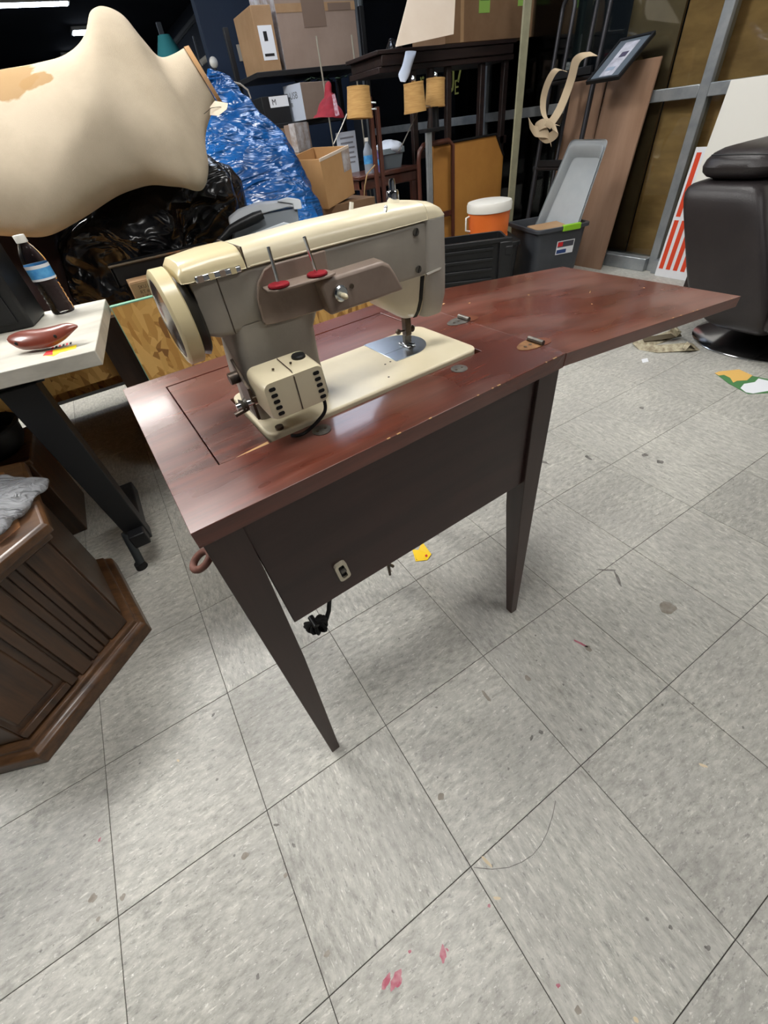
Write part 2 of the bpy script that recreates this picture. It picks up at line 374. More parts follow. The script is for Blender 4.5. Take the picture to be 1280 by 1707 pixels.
def tag(o, label, cat, group=None):
    o['label'] = label; o['category'] = cat
    if group: o['group'] = group
    return o
def thing(name, label, cat, loc=(0, 0, 0), rz=0.0, group=None):
    o = bpy.data.objects.new(name, None); COL.objects.link(o); o.empty_display_size = 0.05
    o.matrix_basis = Matrix.Translation(Vector(loc)) @ Matrix.Rotation(rz, 4, 'Z')
    return tag(o, label, cat, group)
def struct(o): o['kind'] = 'structure'; return o
def stuff(o): o['kind'] = 'stuff'; return o
def frameM(o, x, y, z=None):
    """frame with origin o, x axis along x, y axis near y"""
    x = Vector(x).normalized(); y = Vector(y); z = x.cross(y).normalized(); y = z.cross(x)
    return Matrix(((x.x, y.x, z.x, o[0]), (x.y, y.y, z.y, o[1]), (x.z, y.z, z.z, o[2]), (0, 0, 0, 1)))
def rotM(o, rz): return Matrix.Translation(Vector(o)) @ Matrix.Rotation(rz, 4, 'Z')
def text(name, body, M, size, m, parent, depth=0.0003, align='LEFT', sx=1.0):
    cu = bpy.data.curves.new(name, 'FONT'); cu.body = body; cu.size = size; cu.extrude = depth; cu.align_x = align; cu.resolution_u = 2
    tmp = bpy.data.objects.new(name + '_tmp', cu); COL.objects.link(tmp)
    dg = bpy.context.evaluated_depsgraph_get(); me = bpy.data.meshes.new_from_object(tmp.evaluated_get(dg))
    bpy.data.objects.remove(tmp); bpy.data.curves.remove(cu)
    me.name = name
    root = parent
    while root.parent is not None: root = root.parent
    me.transform(root.matrix_basis.inverted() @ M @ Matrix.Diagonal((sx, 1, 1, 1)))
    me.materials.clear(); me.materials.append(m)
    o = bpy.data.objects.new(name, me); COL.objects.link(o); o.parent = parent
    return o
def rrect(w, h, r, n=4):
    pts = []
    for cx, cy, a0 in ((w / 2 - r, h / 2 - r, 0), (-w / 2 + r, h / 2 - r, 90), (-w / 2 + r, -h / 2 + r, 180), (w / 2 - r, -h / 2 + r, 270)):
        for k in range(n + 1):
            a = R(a0 + 90 * k / n); pts.append((cx + r * math.cos(a), cy + r * math.sin(a)))
    return pts
def fold(p, sc, seed=0.0):
    """crease-like noise"""
    q = Vector(p) * sc + Vector((seed, seed * 1.3, -seed))
    return 1 - abs(noise.noise(q)) * 2

def resample(pairs, m):
    """smooth the list of pairs (Catmull-Rom) to m sections per span"""
    out = []; P = [Vector(p) if False else list(p) for p in pairs]
    for i in range(len(P) - 1):
        p0, p1, p2, p3 = P[max(i - 1, 0)], P[i], P[i + 1], P[min(i + 2, len(P) - 1)]
        for k in range(m):
            u = k / m
            out.append([0.5 * ((2 * b) + (-a + c) * u + (2 * a - 5 * b + 4 * c - d) * u * u + (-a + 3 * b - 3 * c + d) * u ** 3) for a, b, c, d in zip(p0, p1, p2, p3)])
    out.append(P[-1]); return out


# ================================================================ the room
T = 0.3048
FX0, FX1, FY0, FY1 = -5.0, 4.60, -4.4, 17.0
floor = struct(MB().b2((FX0, FY0, -0.12), (FX1, FY1, -0.0018)).build('floor', M_GROUT, smooth=0))
tm = bpy.data.meshes.new('floor_tile'); _b = bmesh.new()
bmesh.ops.create_cube(_b, size=1.0)
bmesh.ops.scale(_b, vec=(T - 0.0013, T - 0.0013, 0.0040), verts=_b.verts)
bmesh.ops.translate(_b, vec=(0, 0, -0.0020), verts=_b.verts)
bmesh.ops.bevel(_b, geom=[e for e in _b.edges if all(v.co.z > -0.001 for v in e.verts)], offset=0.0006, segments=1, affect='EDGES')
_b.to_mesh(tm); _b.free(); tm.materials.append(M_TILE)
cells = []
for i in range(-17, 15):
    for j in range(-14, 32):
        c = Vector(((i + 0.5) * T, (j + 0.5) * T, 0))
        if c.x > 4.42 or c.y > 9.2: continue
        d = CAM_R.transposed() @ (c - CAM_POS)
        seen = False
        if d.z < -0.1:
            px, py = 640 + FPX * d.x / -d.z, 853.5 - FPX * d.y / -d.z
            seen = -190 < px < 1470 and 130 < py < 1900
        cells.append((0 if seen else 1, (c - CAM_POS).length, c))
cells.sort(key=lambda q: (q[0], q[1]))
finv = floor.matrix_basis.inverted()
for k, (_, _, c) in enumerate(cells[:300]):
    o = bpy.data.objects.new('floor_tile', tm); COL.objects.link(o); o.parent = floor
    o.matrix_basis = finv @ Matrix.Translation(c) @ Matrix.Rotation(random.choice((0, 1, 2, 3)) * math.pi / 2, 4, 'Z')
rest = MB()
for _, _, c in cells[300:]: rest.b2((c.x - T / 2 + 0.0007, c.y - T / 2 + 0.0007, -0.004), (c.x + T / 2 - 0.0007, c.y + T / 2 - 0.0007, 0))
stuff(rest.build('floor_tiles', M_TILE, floor, smooth=0))

# marks on the floor: flat spills and scuffs
M_SPOT = mat('brown_floor_spot', srgb(128, 120, 108), 0.5, col2=srgb(150, 144, 134), scale=60)
M_PINK = mat('pink_polish_spill', srgb(160, 64, 86), 0.4, col2=srgb(176, 120, 128), scale=70)
M_SCUFF = mat('dark_floor_scuff', srgb(92, 88, 84), 0.6, col2=srgb(130, 127, 122), scale=90)
M_CHIP = mat('pale_floor_chip', srgb(206, 190, 160), 0.6)
def blot(px, py, r, m, name='floor_spot', sx=1.0, ang=0.0, jag=0.35, seed=0, parent=floor):
    c = at(px, py, z=0); random.seed(int(px * 7 + py)); pts = []
    for k in range(18):
        a = 2 * math.pi * k / 18; rr = r * .8 * (1 + jag * noise.noise(Vector((px + math.cos(a) * 1.3, py + math.sin(a) * 1.3, .5))) * 1.3)
        q = Vector((math.cos(a) * rr * sx, math.sin(a) * rr, 0)); q = Matrix.Rotation(ang, 3, 'Z') @ q
        pts.append(c + q + Vector((0, 0, -0.001)))
    return MB().prism(pts, (0, 0, 0.0012)).build(name, m, parent, smooth=0)
for px, py, r, sx in ((155, 1497, .010, 1), (204, 1496, .007, 1), (408, 1427, .009, 1.2), (164, 1532, .005, 1), (476, 1459, .004, 1.4), (735, 1328, .008, 1), (880, 1131, .010, .7), (1113, 1012, .022, 1.2), (810, 1160, .018, .3), (980, 1080, .012, .8), (650, 950, .012, .5), (963, 1683, .006, 1), (545, 1590, .005, 1.5)):
    blot(px, py, r, M_SPOT, sx=sx)
for px, py, r, sx, ang in ((660, 1634, .010, 1.6, .4), (645, 1637, .006, 2.5, .3), (738, 1592, .006, 2.0, 1.0), (745, 1583, .004, .5, .2), (683, 1586, .003, 1, 0), (815, 1510, .003, 1, 0), (967, 1072, .004, 5.0, 1.9), (930, 1643, .004, 1, 0), (166, 1400, .003, 1.6, 1)):
    blot(px, py, r, M_PINK, 'polish_spill', sx, ang, 0.5)
for px, py, r, sx, ang in ((355, 1192, .004, 1.6, .8), (490, 1409, .006, .5, .3), (461, 1375, .008, .4, .9), (902, 1221, .006, 1, 0), (886, 1230, .004, 2, .5), (430, 1628, .004, 1, 0), (1100, 770, .015, 1, 0), (905, 770, .03, .25, .3), (980, 762, .02, .4, -.2), (1070, 680, .012, 1, 0), (1075, 758, .014, 1.2, 0), (1030, 965, .04, .12, -.6), (1010, 950, .03, .12, .9), (1118, 1546, .004, 1, 0), (1180, 1580, .006, .6, 1)):
    blot(px, py, r, M_SCUFF, 'floor_scuff', sx, ang, 0.45)
for px, py, r, sx, ang in ((297, 1268, .005, .6, .5), (828, 1497, .008, .4, 1.0), (812, 1437, .014, .25, .3), (1172, 1276, .010, .35, .6), (1060, 1700, .004, 1, 0)):
    blot(px, py, r, M_CHIP, 'floor_chip', sx, ang, 0.3)
crk = [at(x, y, z=0.0004) for x, y in ((926, 1335), (921, 1360), (912, 1388), (902, 1408), (888, 1425), (870, 1437), (848, 1446), (820, 1449), (790, 1446))]
MB().ribbon(crk, (0, 0, 0.0006), 0.0012).build('floor_crack', M_SCUFF, floor, smooth=0)

M_WALLG = mat('grey_wall_paint', srgb(120, 122, 126), 0.7)
struct(MB().b2((FX0, FY0, CEIL), (FX1, FY1, CEIL + 0.1)).build('ceiling', M_DARKCEIL, smooth=0))
struct(MB().b2((FX0 - 0.12, FY0, 0), (FX0, FY1, CEIL)).build('wall_left', M_NAVY, smooth=0))
struct(MB().b2((FX0, FY0 - 0.12, 0), (FX1, FY0, CEIL)).build('wall_front', M_WALLG, smooth=0))
struct(MB().b2((FX0, FY1, 0), (FX1, FY1 + 0.12, CEIL)).build('wall_back', M_DARKCEIL, smooth=0))
PX0 = at(345, 80, y=5.7).x
struct(MB().b2((PX0, 5.70, 0), (4.35, 5.82, CEIL)).build('wall_partition', M_NAVY, smooth=0))
# far aisle posts seen past the partition
for (a, b) in (((318, 20), (345, 150)), ((322, 55), (300, 140))):
    pass
# storefront
WX = 4.35
MU = [-2.6, -0.55, 1.31, 3.25, 5.30]
swall = struct(MB().b2((WX, FY0, 2.5), (WX + 0.12, FY1, CEIL)).b2((WX, 5.33, 0), (WX + 0.12, FY1, 2.5)).b2((WX, FY0, 0), (WX + 0.12, MU[0] - 0.03, 2.5)).build('wall_right', M_DARKCEIL, smooth=0))
M_PANE = bpy.data.materials.new('storefront_glass'); M_PANE.use_nodes = True
_nt = M_PANE.node_tree; _nt.nodes.remove(_nt.nodes['Principled BSDF']); _o = _nt.nodes['Material Output']
_t = nd(_nt, 'ShaderNodeBsdfTransparent'); _t.inputs[0].default_value = (0.90, 0.94, 0.93, 1)
_g = nd(_nt, 'ShaderNodeBsdfGlossy'); _g.inputs['Roughness'].default_value = 0.03
_fr = nd(_nt, 'ShaderNodeFresnel'); _fr.inputs[0].default_value = 1.5; _mx = nd(_nt, 'ShaderNodeMixShader')
_nt.links.new(_fr.outputs[0], _mx.inputs[0]); _nt.links.new(_t.outputs[0], _mx.inputs[1]); _nt.links.new(_g.outputs[0], _mx.inputs[2]); _nt.links.new(_mx.outputs[0], _o.inputs['Surface'])
for k in range(4):
    y0, y1 = MU[k], MU[k + 1]
    fr = MB().b2((WX - 0.06, y0 + 0.03, 0.0), (WX + 0.05, y1 - 0.03, 0.085))
    fr.b2((WX - 0.02, y0 - 0.03, 0.0), (WX + 0.05, y0 + 0.03, 2.5)).b2((WX - 0.02, y0 + 0.03, 0.94), (WX + 0.05, y1 - 0.03, 1.0)).b2((WX - 0.02, y0 + 0.03, 2.44), (WX + 0.05, y1 - 0.03, 2.5))
    if k == 3: fr.b2((WX - 0.02, y1 - 0.03, 0.0), (WX + 0.05, y1 + 0.05, 2.5))
    fo = struct(fr.build('window_%d' % (k + 1), M_ALU, bevel=0.004))
    for z0, z1 in ((0.085, 0.94), (1.0, 2.44)):
        MB().b2((WX + 0.012, y0 + 0.03, z0), (WX + 0.018, y1 - 0.03, z1)).build('pane', M_PANE, fo, smooth=0)
M_PLYA = mat('brown_plywood', srgb(206, 158, 98), 0.7, col2=srgb(166, 124, 76), scale=3.5, stretch=(1, 1, 3), detail=8)
M_PLYB = mat('grey_brown_plywood', srgb(146, 122, 90), 0.7, col2=srgb(120, 100, 74), scale=3, detail=8)
for nm, y0, y1, x0, m, lb in (('plywood_sheet', -2.55, 0.35, 4.46, M_PLYA, 'brown plywood sheet behind the storefront glass, behind the recliner'),
                              ('plywood_sheet', 0.36, 1.62, 4.46, M_PLYA, 'brown plywood sheet behind the glass, crossed by the aluminium mullion'),
                              ('plywood_sheet', 1.63, 1.99, 4.44, M_PLYB, 'grey brown narrow plywood sheet behind the glass beside the hand truck')):
    tag(MB().b2((x0, y0, 0), (x0 + 0.02, y1, 2.4)).build(nm, m, smooth=0), lb, 'plywood')
struct(MB().b2((4.95, FY0, 0), (5.05, 5.4, CEIL)).build('wall_outer', M_DARKCEIL, smooth=0))
struct(MB().b2((WX + 0.1, FY0, -0.1), (4.95, 5.4, -0.002)).build('floor_outer', M_GROUT, smooth=0))

# ceiling troffers: tray, diffuser
for k, (x, y, lx, ly, e, lab) in enumerate(TROFFERS):
    far = y > 9
    t = thing('ceiling_light', lab, 'ceiling light', (x, y, CEIL - 0.06),
              group='far aisle ceiling strips' if far else 'ceiling panels overhead')
    em = bpy.data.materials.get('diffuser_%d' % e)
    if em is None:
        em = bpy.data.materials.new('diffuser_%d' % e); em.use_nodes = True; nt = em.node_tree
        b = nt.nodes['Principled BSDF']; b.inputs['Base Color'].default_value = (0.8, 0.8, 0.8, 1)
        b.inputs['Emission Color'].default_value = (0.72, 0.82, 1.0, 1) if (far or e == 13) else (1.0, 0.985, 0.955, 1); b.inputs['Emission Strength'].default_value = e
    MB().b2((x - lx / 2 - .03, y - ly / 2 - .03, CEIL - 0.05), (x + lx / 2 + .03, y + ly / 2 + .03, CEIL)).build('tray', M_WHITEP, t, smooth=0)
    MB().b2((x - lx / 2, y - ly / 2, CEIL - 0.06), (x + lx / 2, y + ly / 2, CEIL - 0.048)).build('diffuser', em, t, smooth=0)

# ================================================================ sewing cabinet
TA = Vector((0.7725, -0.277, 0)); TR = R(2.5)
TM = rotM(TA, TR); TI = TM.inverted()
def tv(px, py, v):
    """point (u, v, z) of the cabinet frame seen at a pixel on the plane v"""
    o = TI @ CAM_POS; d = TI.to_3x3() @ ray(px, py); return o + d * ((v - o.y) / d.y)
ZT = 0.74; W, D = 0.616, 0.475
cab = thing('sewing_cabinet', 'dark mahogany sewing cabinet with tapered legs and opened side leaf', 'sewing table', TA, TR)
tb = lambda a, b, n, m, p=cab, bv=0.0015: MB(TM).b2(a, b).build(n, m, p, bevel=bv)
HU0, HU1, HV0, HV1 = 0.066, 0.5345, 0.107, 0.4185
def rect(u0, u1, v0, v1, z): return [(u0, v0, z), (u1, v0, z), (u1, v1, z), (u0, v1, z)]
MB(TM).loft([rect(0, W, 0, D, ZT - .024), rect(0, W, 0, D, ZT), rect(HU0, HU1, HV0, HV1, ZT), rect(HU0, HU1, HV0, HV1, ZT - .024), rect(0, W, 0, D, ZT - .024)], cap=False).build('top_frame', M_TOP, cab, bevel=.0007)
# L-shaped lid that fills the opening round the machine
g = .0018
lid = [(HU0 + g, HV0 + g, 0), (.1405, HV0 + g, 0), (.1405, .280, 0), (HU1 - g, .280, 0), (HU1 - g, HV1 - g, 0), (HU0 + g, HV1 - g, 0)]
MB(TM).prism([(a, b, ZT - .02) for a, b, _ in lid], (0, 0, .0192)).build('lid', M_TOP, cab, bevel=.0006)
MB(TM).prism([(.085, HV0 - .0005, ZT - .01), (.138, HV0 - .0005, ZT - .01), (.138, HV0 + .0062, ZT - .01), (.11, HV0 + .003, ZT - .01)], (0, 0, .0096)).build('lid_chip', M_RAW, cab, smooth=0)
# leaf, hinged and sagging
LA = R(6.4)
LM = TM @ Matrix.Translation((W + .0006, 0, ZT - .0004)) @ Matrix.Rotation(LA, 4, 'Y')
leaf = MB(LM).b2((0, -.001, -.022), (.615, D, 0)).build('leaf', M_TOP, cab, bevel=.0006)
for u, v, sx, sy in ((.395, .23, .024, .0016), (.53, .175, .006, .003), (.26, .30, .006, .004), (.05, .36, .009, .004), (.30, .16, .003, .003), (.1, .33, .006, .003)):
    MB(LM).box((u, v, .0), (sx, sy, .0008), Matrix.Rotation(.5, 3, 'Z')).build('chip', M_RAW, leaf, smooth=0)
for q in range(14):
    random.seed(q + 50); u = random.uniform(.25, .6)
    MB(TM if q < 9 else LM).box((u, .0008, (ZT if q < 9 else 0) - .0002), (random.uniform(.002, .007), .0018, .0010)).build('chip', M_RAW, cab if q < 9 else leaf, smooth=0)
# hinges
for v0, v1, m in ((.047, .079, M_BRASS), (.226, .256, M_NICKEL)):
    h = MB(TM).cyl((W + .001, v0, ZT + .0035), (W + .001, v1, ZT + .0035), .0042, n=10).build('hinge', M_NICKEL, cab)
    vc = (v0 + v1) / 2
    ell = [(W - .0035 - .036 * math.sin(math.pi * k / 10), vc + .018 * math.cos(math.pi * k / 10), ZT - .0004) for k in range(11)]
    MB(TM).prism(ell, (0, 0, .0013)).build('hinge_plate', m, h)
    ell = [(.002 + .034 * math.sin(math.pi * k / 10), vc - .018 * math.cos(math.pi * k / 10), -.0004) for k in range(11)]
    MB(LM).prism(ell, (0, 0, .0012)).build('hinge_plate', mat('hinge_plate_red', srgb(118, 66, 44), .4, .4), h)
    for du in (-.012, -.024): MB(TM).cyl((W + du, vc, ZT + .0005), (W + du, vc, ZT + .0014), .0028, n=8).build('screw', M_OILED, h)
for u, v in ((.463, .084), (.208, .083)):
    d = MB(TM).lathe([(.0002, .0), (.0135, 0), (.0135, .0012), (.0002, .0014)], (u, v, ZT - .0002), n=20).build('pivot_plate', M_NICKEL, cab)
    for du in (-.006, .006): MB(TM).cyl((u + du, v, ZT + .0008), (u + du, v, ZT + .0018), .002, n=8).build('screw', M_OILED, d)
# apron panels
MB(TM).prism([(.0515, .010, ZT - .024), (.0585, .010, .487), (.578, .010, .487), (.578, .010, ZT - .024)], (0, .012, 0)).build('front_panel', M_MAHOG, cab, bevel=.001)
tb((.050, .450, .487), (.578, .462, ZT - .024), 'back_panel', M_MAHOG, bv=.001)
tb((.010, .045, .487), (.022, .43, ZT - .024), 'side_panel', M_MAHOG, bv=.001)
tb((.594, .045, .487), (.606, .43, ZT - .024), 'side_panel', M_MAHOG, bv=.001)
# four tapered legs, outer faces upright, inner faces tapering
def leg(uo, du, vo, dv, su, sv):
    b = MB(TM)
    lo = [(uo + su, vo + sv), (uo + su + du * .020, vo + sv), (uo + su + du * .020, vo + sv + dv * .020), (uo + su, vo + sv + dv * .020)]
    mid = [(uo, vo), (uo + du * .049, vo), (uo + du * .049, vo + dv * .045), (uo, vo + dv * .045)]
    b.loft([[(x, y, 0) for x, y in lo], [(uo * .3 + .7 * p[0] + .3 * (q[0] - uo) , .3 * q[1] + .7 * p[1], .46) for p, q in zip(mid, mid)], [(x, y, ZT - .024) for x, y in mid]])
    return b
def leg(uo, du, vo, dv, su, sv):
    b = MB(TM); secs = []
    for z, wd, k in ((0, .020, 1), (.40, .0425, .35), (.5, .0455, .2), (.62, .0485, .1), (ZT - .024, .049, 0)):
        x, y = uo + su * k, vo + sv * k
        secs.append([(x, y, z), (x + du * wd, y, z), (x + du * wd, y + dv * wd, z), (x, y + dv * wd, z)])
    return b.loft(secs).build('leg', M_LEG, cab, bevel=.0012)
leg(.004, 1, .004, 1, .003, -.012); leg(.612, -1, .004, 1, .004, -.008)
leg(.004, 1, .471, -1, .003, .008); leg(.612, -1, .471, -1, .004, .008)
# latch bracket on the front panel
bk = tv(570, 951, .008)
BM_ = TM @ Matrix.Translation((bk.x, .010, bk.z)) @ Matrix.Rotation(R(-90), 4, 'X') @ Matrix.Rotation(R(-6), 4, 'Z')
ring_o = rrect(.020, .040, .006); ring_i = rrect(.010, .030, .003)
lb = MB(BM_)
A = [(x, y, -.006) for x, y in ring_o]; Bq = [(x, y, -.006) for x, y in ring_i]; A0 = [(x, y, .001) for x, y in ring_o]; B0 = [(x, y, .001) for x, y in ring_i]
lb.loft([A0, A, Bq, B0], cap=False)
latch = lb.build('latch_bracket', mat('cream_metal', srgb(206, 196, 176), .35, .3), cab)
MB(BM_).box((0, 0, -.001), (.012, .032, .002)).build('latch_recess', M_SLOT, latch, smooth=0)
MB(BM_).box((.001, -.003, -.005), (.009, .004, .008)).build('latch_tongue', M_NICKEL, latch)

# ================================================================ sewing machine (cabinet frame u, v, z)
ZB = 0.7465
sm = thing('sewing_machine', 'cream and grey vintage sewing machine with rear motor, set into the mahogany cabinet', 'sewing machine', TM @ Vector((.335, .2, ZB)), TR)
def us(secs, name, m, parent=sm, **k): return MB(TM).loft(secs).build(name, m, parent, **k)
# bed
def bedpoly(u0, u1, v0, v1, r=.018):
    return [(x + (u0 + u1) / 2, y + (v0 + v1) / 2) for x, y in rrect(u1 - u0, v1 - v0, r, 5)]
bp_ = bedpoly(.1425, .531, .1095, .2775)
bed = MB(TM).prism([(x, y, ZT - .035) for x, y in bp_], (0, 0, .035 + ZB - ZT)).build('bed', M_CREAM, sm, bevel=.003, seg=3)
MB(TM).prism([(x, y, ZB - .0004) for x, y in bedpoly(.166, .168, .18, .22, .0009)], (0, 0, .0006)).build('seam', M_OILED, bed)
# needle plate: half oval slide plate
np_ = [(.398, .2775 - .001), (.398, .168)] + [(.444 + .046 * math.sin(a), .2205 - .0525 * math.cos(a)) for a in [R(4 + 172 * k / 14) for k in range(15)]]
np_ = [(.402, .276), (.402, .172)] + [(.440 + .052 * math.sin(R(a)), .222 - .052 * math.cos(R(a))) for a in range(0, 181, 12)]
plate = MB(TM).prism([(x, y, ZB - .0005) for x, y in np_], (0, 0, .0016)).build('slide_plate', M_STEEL, sm, bevel=.0004)
MB(TM).b2((.402, .209, ZB + .0009), (.47, .2096, ZB + .0013)).build('plate_joint', M_OILED, plate, smooth=0)
MB(TM).b2((.447, .195, ZB + .0009), (.452, .213, ZB + .0016)).b2((.456, .195, ZB + .0009), (.461, .213, ZB + .0016)).build('feed_dog', M_OILED, plate, smooth=0)
MB(TM).cyl((.478, .235, ZB + .001), (.478, .235, ZB + .002), .004, n=12).build('screw', M_CHROME, plate)
for u, v in ((.395, .18), (.383, .178), (.36, .135)): MB(TM).cyl((u, v, ZB - .0002), (u, v, ZB + .0004), .0018, n=8).build('oil_hole', M_OILED, bed)
# pillar
secs = []
for z, u0, u1, v0, v1 in ((ZB - .001, .148, .268, .158, .246), (.775, .150, .266, .158, .246), (.80, .147, .265, .160, .245), (.845, .152, .268, .162, .244), (.875, .155, .285, .162, .244)):
    secs.append([(x + (u0 + u1) / 2, y + (v0 + v1) / 2, z) for x, y in rrect(u1 - u0, v1 - v0, .014, 4)])
pillar = us(secs, 'pillar', M_GREYEN, smooth=50)
# arm shell: grey lower half, cream top cover
def armsec(u, z0, z1, v0, v1, r, n=4): return [(u, y + (v0 + v1) / 2, x + (z0 + z1) / 2) for x, y in rrect(z1 - z0, v1 - v0, r, n)]
arm = us([armsec(.128, .872, .934, .165, .243, .006), armsec(.142, .866, .934, .162, .246, .008), armsec(.28, .864, .934, .162, .246, .008), armsec(.455, .862, .934, .162, .246, .008), armsec(.492, .864, .934, .168, .240, .012)], 'arm', M_GREYEN, smooth=50)
def topsec(u, zt, v0, v1):
    n = 12; vc = (v0 + v1) / 2; h = (v1 - v0) / 2; pts = [(u, v0, .9335)]
    for k in range(n + 1):
        a = math.pi * k / n; pts.append((u, vc - h * math.copysign(abs(math.cos(a)) ** .55, math.cos(a)), .9335 + (zt - .9335) * math.sin(a) ** .7))
    return pts + [(u, v1, .9335)]
us([topsec(.196, .955, .1605, .2475), topsec(.30, .958, .1605, .2475), topsec(.43, .957, .1605, .2475), topsec(.470, .955, .162, .246)], 'top_cover', M_CREAM, smooth=60, bevel=.001)
us([topsec(.470, .955, .162, .246), topsec(.486, .952, .1615, .2465), topsec(.498, .946, .163, .245), topsec(.504, .938, .166, .242), topsec(.5055, .9345, .17, .238)], 'end_cover', M_CREAM, smooth=60)
lc = us([topsec(.118, .946, .163, .244), topsec(.124, .953, .159, .249), topsec(.16, .956, .159, .249), topsec(.1945, .956, .159, .249)], 'wheel_cover', M_CREAMY, smooth=60, bevel=.001)
MB(TM).b2((.1945, .160, .9335), (.1962, .248, .955)).build('cover_seam', M_OILED, sm, smooth=0)
MB(TM).tube([(.200, .1612, .9345), (.33, .1612, .9345), (.49, .1640, .9345)], .0014, 6).build('cover_rib', M_CREAM, sm)
# ribbed chrome stripe badge under the wheel cover
st = MB(TM).b2((.133, .1565, .9315), (.188, .1625, .9385)).build('badge_strip', M_CHROME, sm, bevel=.0015)
for k in range(4): MB(TM).b2((.136 + k * .013, .1560, .9318), (.1425 + k * .013, .1570, .9382)).build('badge_stripe', M_CREAMY if k % 2 else M_TAUPE, st, smooth=0)
MB(TM).b2((.1570, .1612, .868), (.1580, .1626, .931)).build('arm_seam', M_OILED, sm, smooth=0)
# hand wheel on the left end
wz, wv = .893, .204
wheel = MB(TM).lathe([(.0455, .094), (.0505, .094), (.0545, .097), (.0545, .1125), (.052, .1145), (.044, .1145), (.044, .097), (.0455, .094)], (0, wv, wz), (1, 0, 0), n=40, cap=False).build('hand_wheel', M_CREAMY, sm, smooth=40)
M_SMOKE = mat('smoky_disc', srgb(58, 48, 48), .22, coat=.5, col2=srgb(84, 72, 70), scale=30)
MB(TM).lathe([(.001, .0895), (.016, .0898), (.034, .0920), (.0460, .0950), (.0460, .099), (.001, .101)], (0, wv, wz), (1, 0, 0), n=36).build('wheel_face', M_SMOKE, wheel, smooth=40)
MB(TM).lathe([(.001, .1145), (.044, .1145), (.048, .124), (.044, .1275), (.001, .1275)], (0, wv, wz - .002), (1, 0, 0), n=32).build('wheel_hub', mat('dark_hub', srgb(44, 42, 38), .35), wheel, smooth=40)
# spool pin bracket on the back of the arm
pl = [(.196, .868), (.197, .900), (.203, .916), (.214, .927), (.228, .931), (.30, .931), (.30, .864), (.21, .866)]
brk = MB(TM).prism([(x, .1625, z) for x, z in pl], (0, -.005, 0)).build('spool_bracket', M_TAUPE, sm, bevel=.0015)
MB(TM).tube([(.1955, .1565, .872), (.1965, .1565, .900), (.2028, .1565, .916), (.2140, .1565, .9272), (.226, .1565, .9308)], .0016, 6).build('bracket_edge', M_TAUPE, brk)
sh = [(.206, .158), (.204, .136), (.212, .126), (.283, .124), (.295, .130), (.296, .158)]
MB(TM).prism([(x, y, .908) for x, y in sh], (0, 0, .003)).build('spool_shelf', M_TAUPE, brk, bevel=.001)
for px, py, tx, ty in ((463, 467, 447, 412), (527, 447, 507, 395)):
    p = tv(px, py + 2, .137); q = tv(tx, ty, .137)
    pin = MB(TM).cyl((p.x, .137, .910), (q.x, .137, q.z), .0022, n=10).build('spool_pin', M_CHROME, brk)
    MB(TM).lathe([(.0005, 0), (.0125, .0002), (.0132, .0016), (.0125, .003), (.0005, .0032)], (p.x, .137, .9115), n=24).displace(lambda c: noise.noise(c * 900) * .0005).build('felt_pad', M_RED, pin)
# housing with dial on the right of the bracket
hs = [(.283, .862), (.276, .900), (.281, .907), (.372, .908), (.384, .902), (.392, .890), (.405, .864)]
hous = MB(TM).hexa([(x, .1625, z) for x, z in hs], [(x - .004, .133, z - .002 if z > .88 else z) for x, z in hs]).build('rear_housing', M_TAUPE, sm, bevel=.004, seg=3)
k_ = tv(571, 490, .126)
dial = MB(TM).lathe([(.001, .0), (.0085, 0), (.0098, -.002), (.0098, -.005), (.008, -.007), (.001, -.0072)], (k_.x, .134, k_.z), (0, 1, 0), n=24).build('dial', M_STEEL, hous)
MB(TM).ball((k_.x, .122, k_.z - .002), (.0038, .008, .0038), 12, 8).build('dial_button', M_CREAM, dial)
MB(TM).cyl((k_.x + .018, .1325, k_.z + .004), (k_.x + .018, .1305, k_.z + .004), .003, n=10).build('screw', M_OILED, hous)
# head under the right end of the arm
hsecs = []
for z, u0, u1, v0, v1, r in ((.866, .372, .499, .163, .245, .016), (.85, .378, .498, .166, .243, .016), (.83, .398, .496, .170, .240, .018), (.812, .424, .492, .178, .232, .016), (.802, .438, .486, .186, .226, .012)):
    hsecs.append([(x + (u0 + u1) / 2, y + (v0 + v1) / 2, z) for x, y in rrect(u1 - u0, v1 - v0, r, 5)])
head = us(hsecs, 'head', mat('greyed_cream_enamel', srgb(188, 180, 160), .36, col2=srgb(204, 195, 172), scale=8), smooth=60)
fsec = []
for z, u0, v0 in ((.800, .466, .170), (.830, .462, .1595), (.866, .462, .1585), (.933, .464, .1600)):
    fsec.append([(x + (u0 + .505) / 2, y + (v0 + .250) / 2, z) for x, y in rrect(.505 - u0, .250 - v0, .012, 4)])
face = us(fsec, 'face_plate', mat('pale_grey_enamel', srgb(170, 165, 156), .4, col2=srgb(184, 179, 169), scale=9), smooth=60)
MB(TM).tube([(.4615, .1585, .866), (.485, .1575, .868), (.503, .166, .870), (.5065, .20, .870)], .0022, 6).build('face_rib', M_GREYEN, face)
MB(TM).loft([[(.4540, v_, z_), (.4605, v_, z_), (.4605, v_ + .02, z_), (.4540, v_ + .02, z_)] for z_, v_ in ((.865, .1618), (.85, .1650), (.83, .1690), (.812, .1770), (.800, .1860))]).build('needle_slot', M_SLOT, head, smooth=0)
for x, z in ((.4475, .923), (.449, .876)):
    s_ = MB(TM).cyl((x, .1625, z), (x, .1600, z), .0050, n=16).build('screw', M_NICKEL, sm)
    MB(TM).box((x, .1598, z), (.0012, .0008, .009), Matrix.Rotation(R(25), 3, 'Y')).build('screw_slot', M_SLOT, s_, smooth=0)
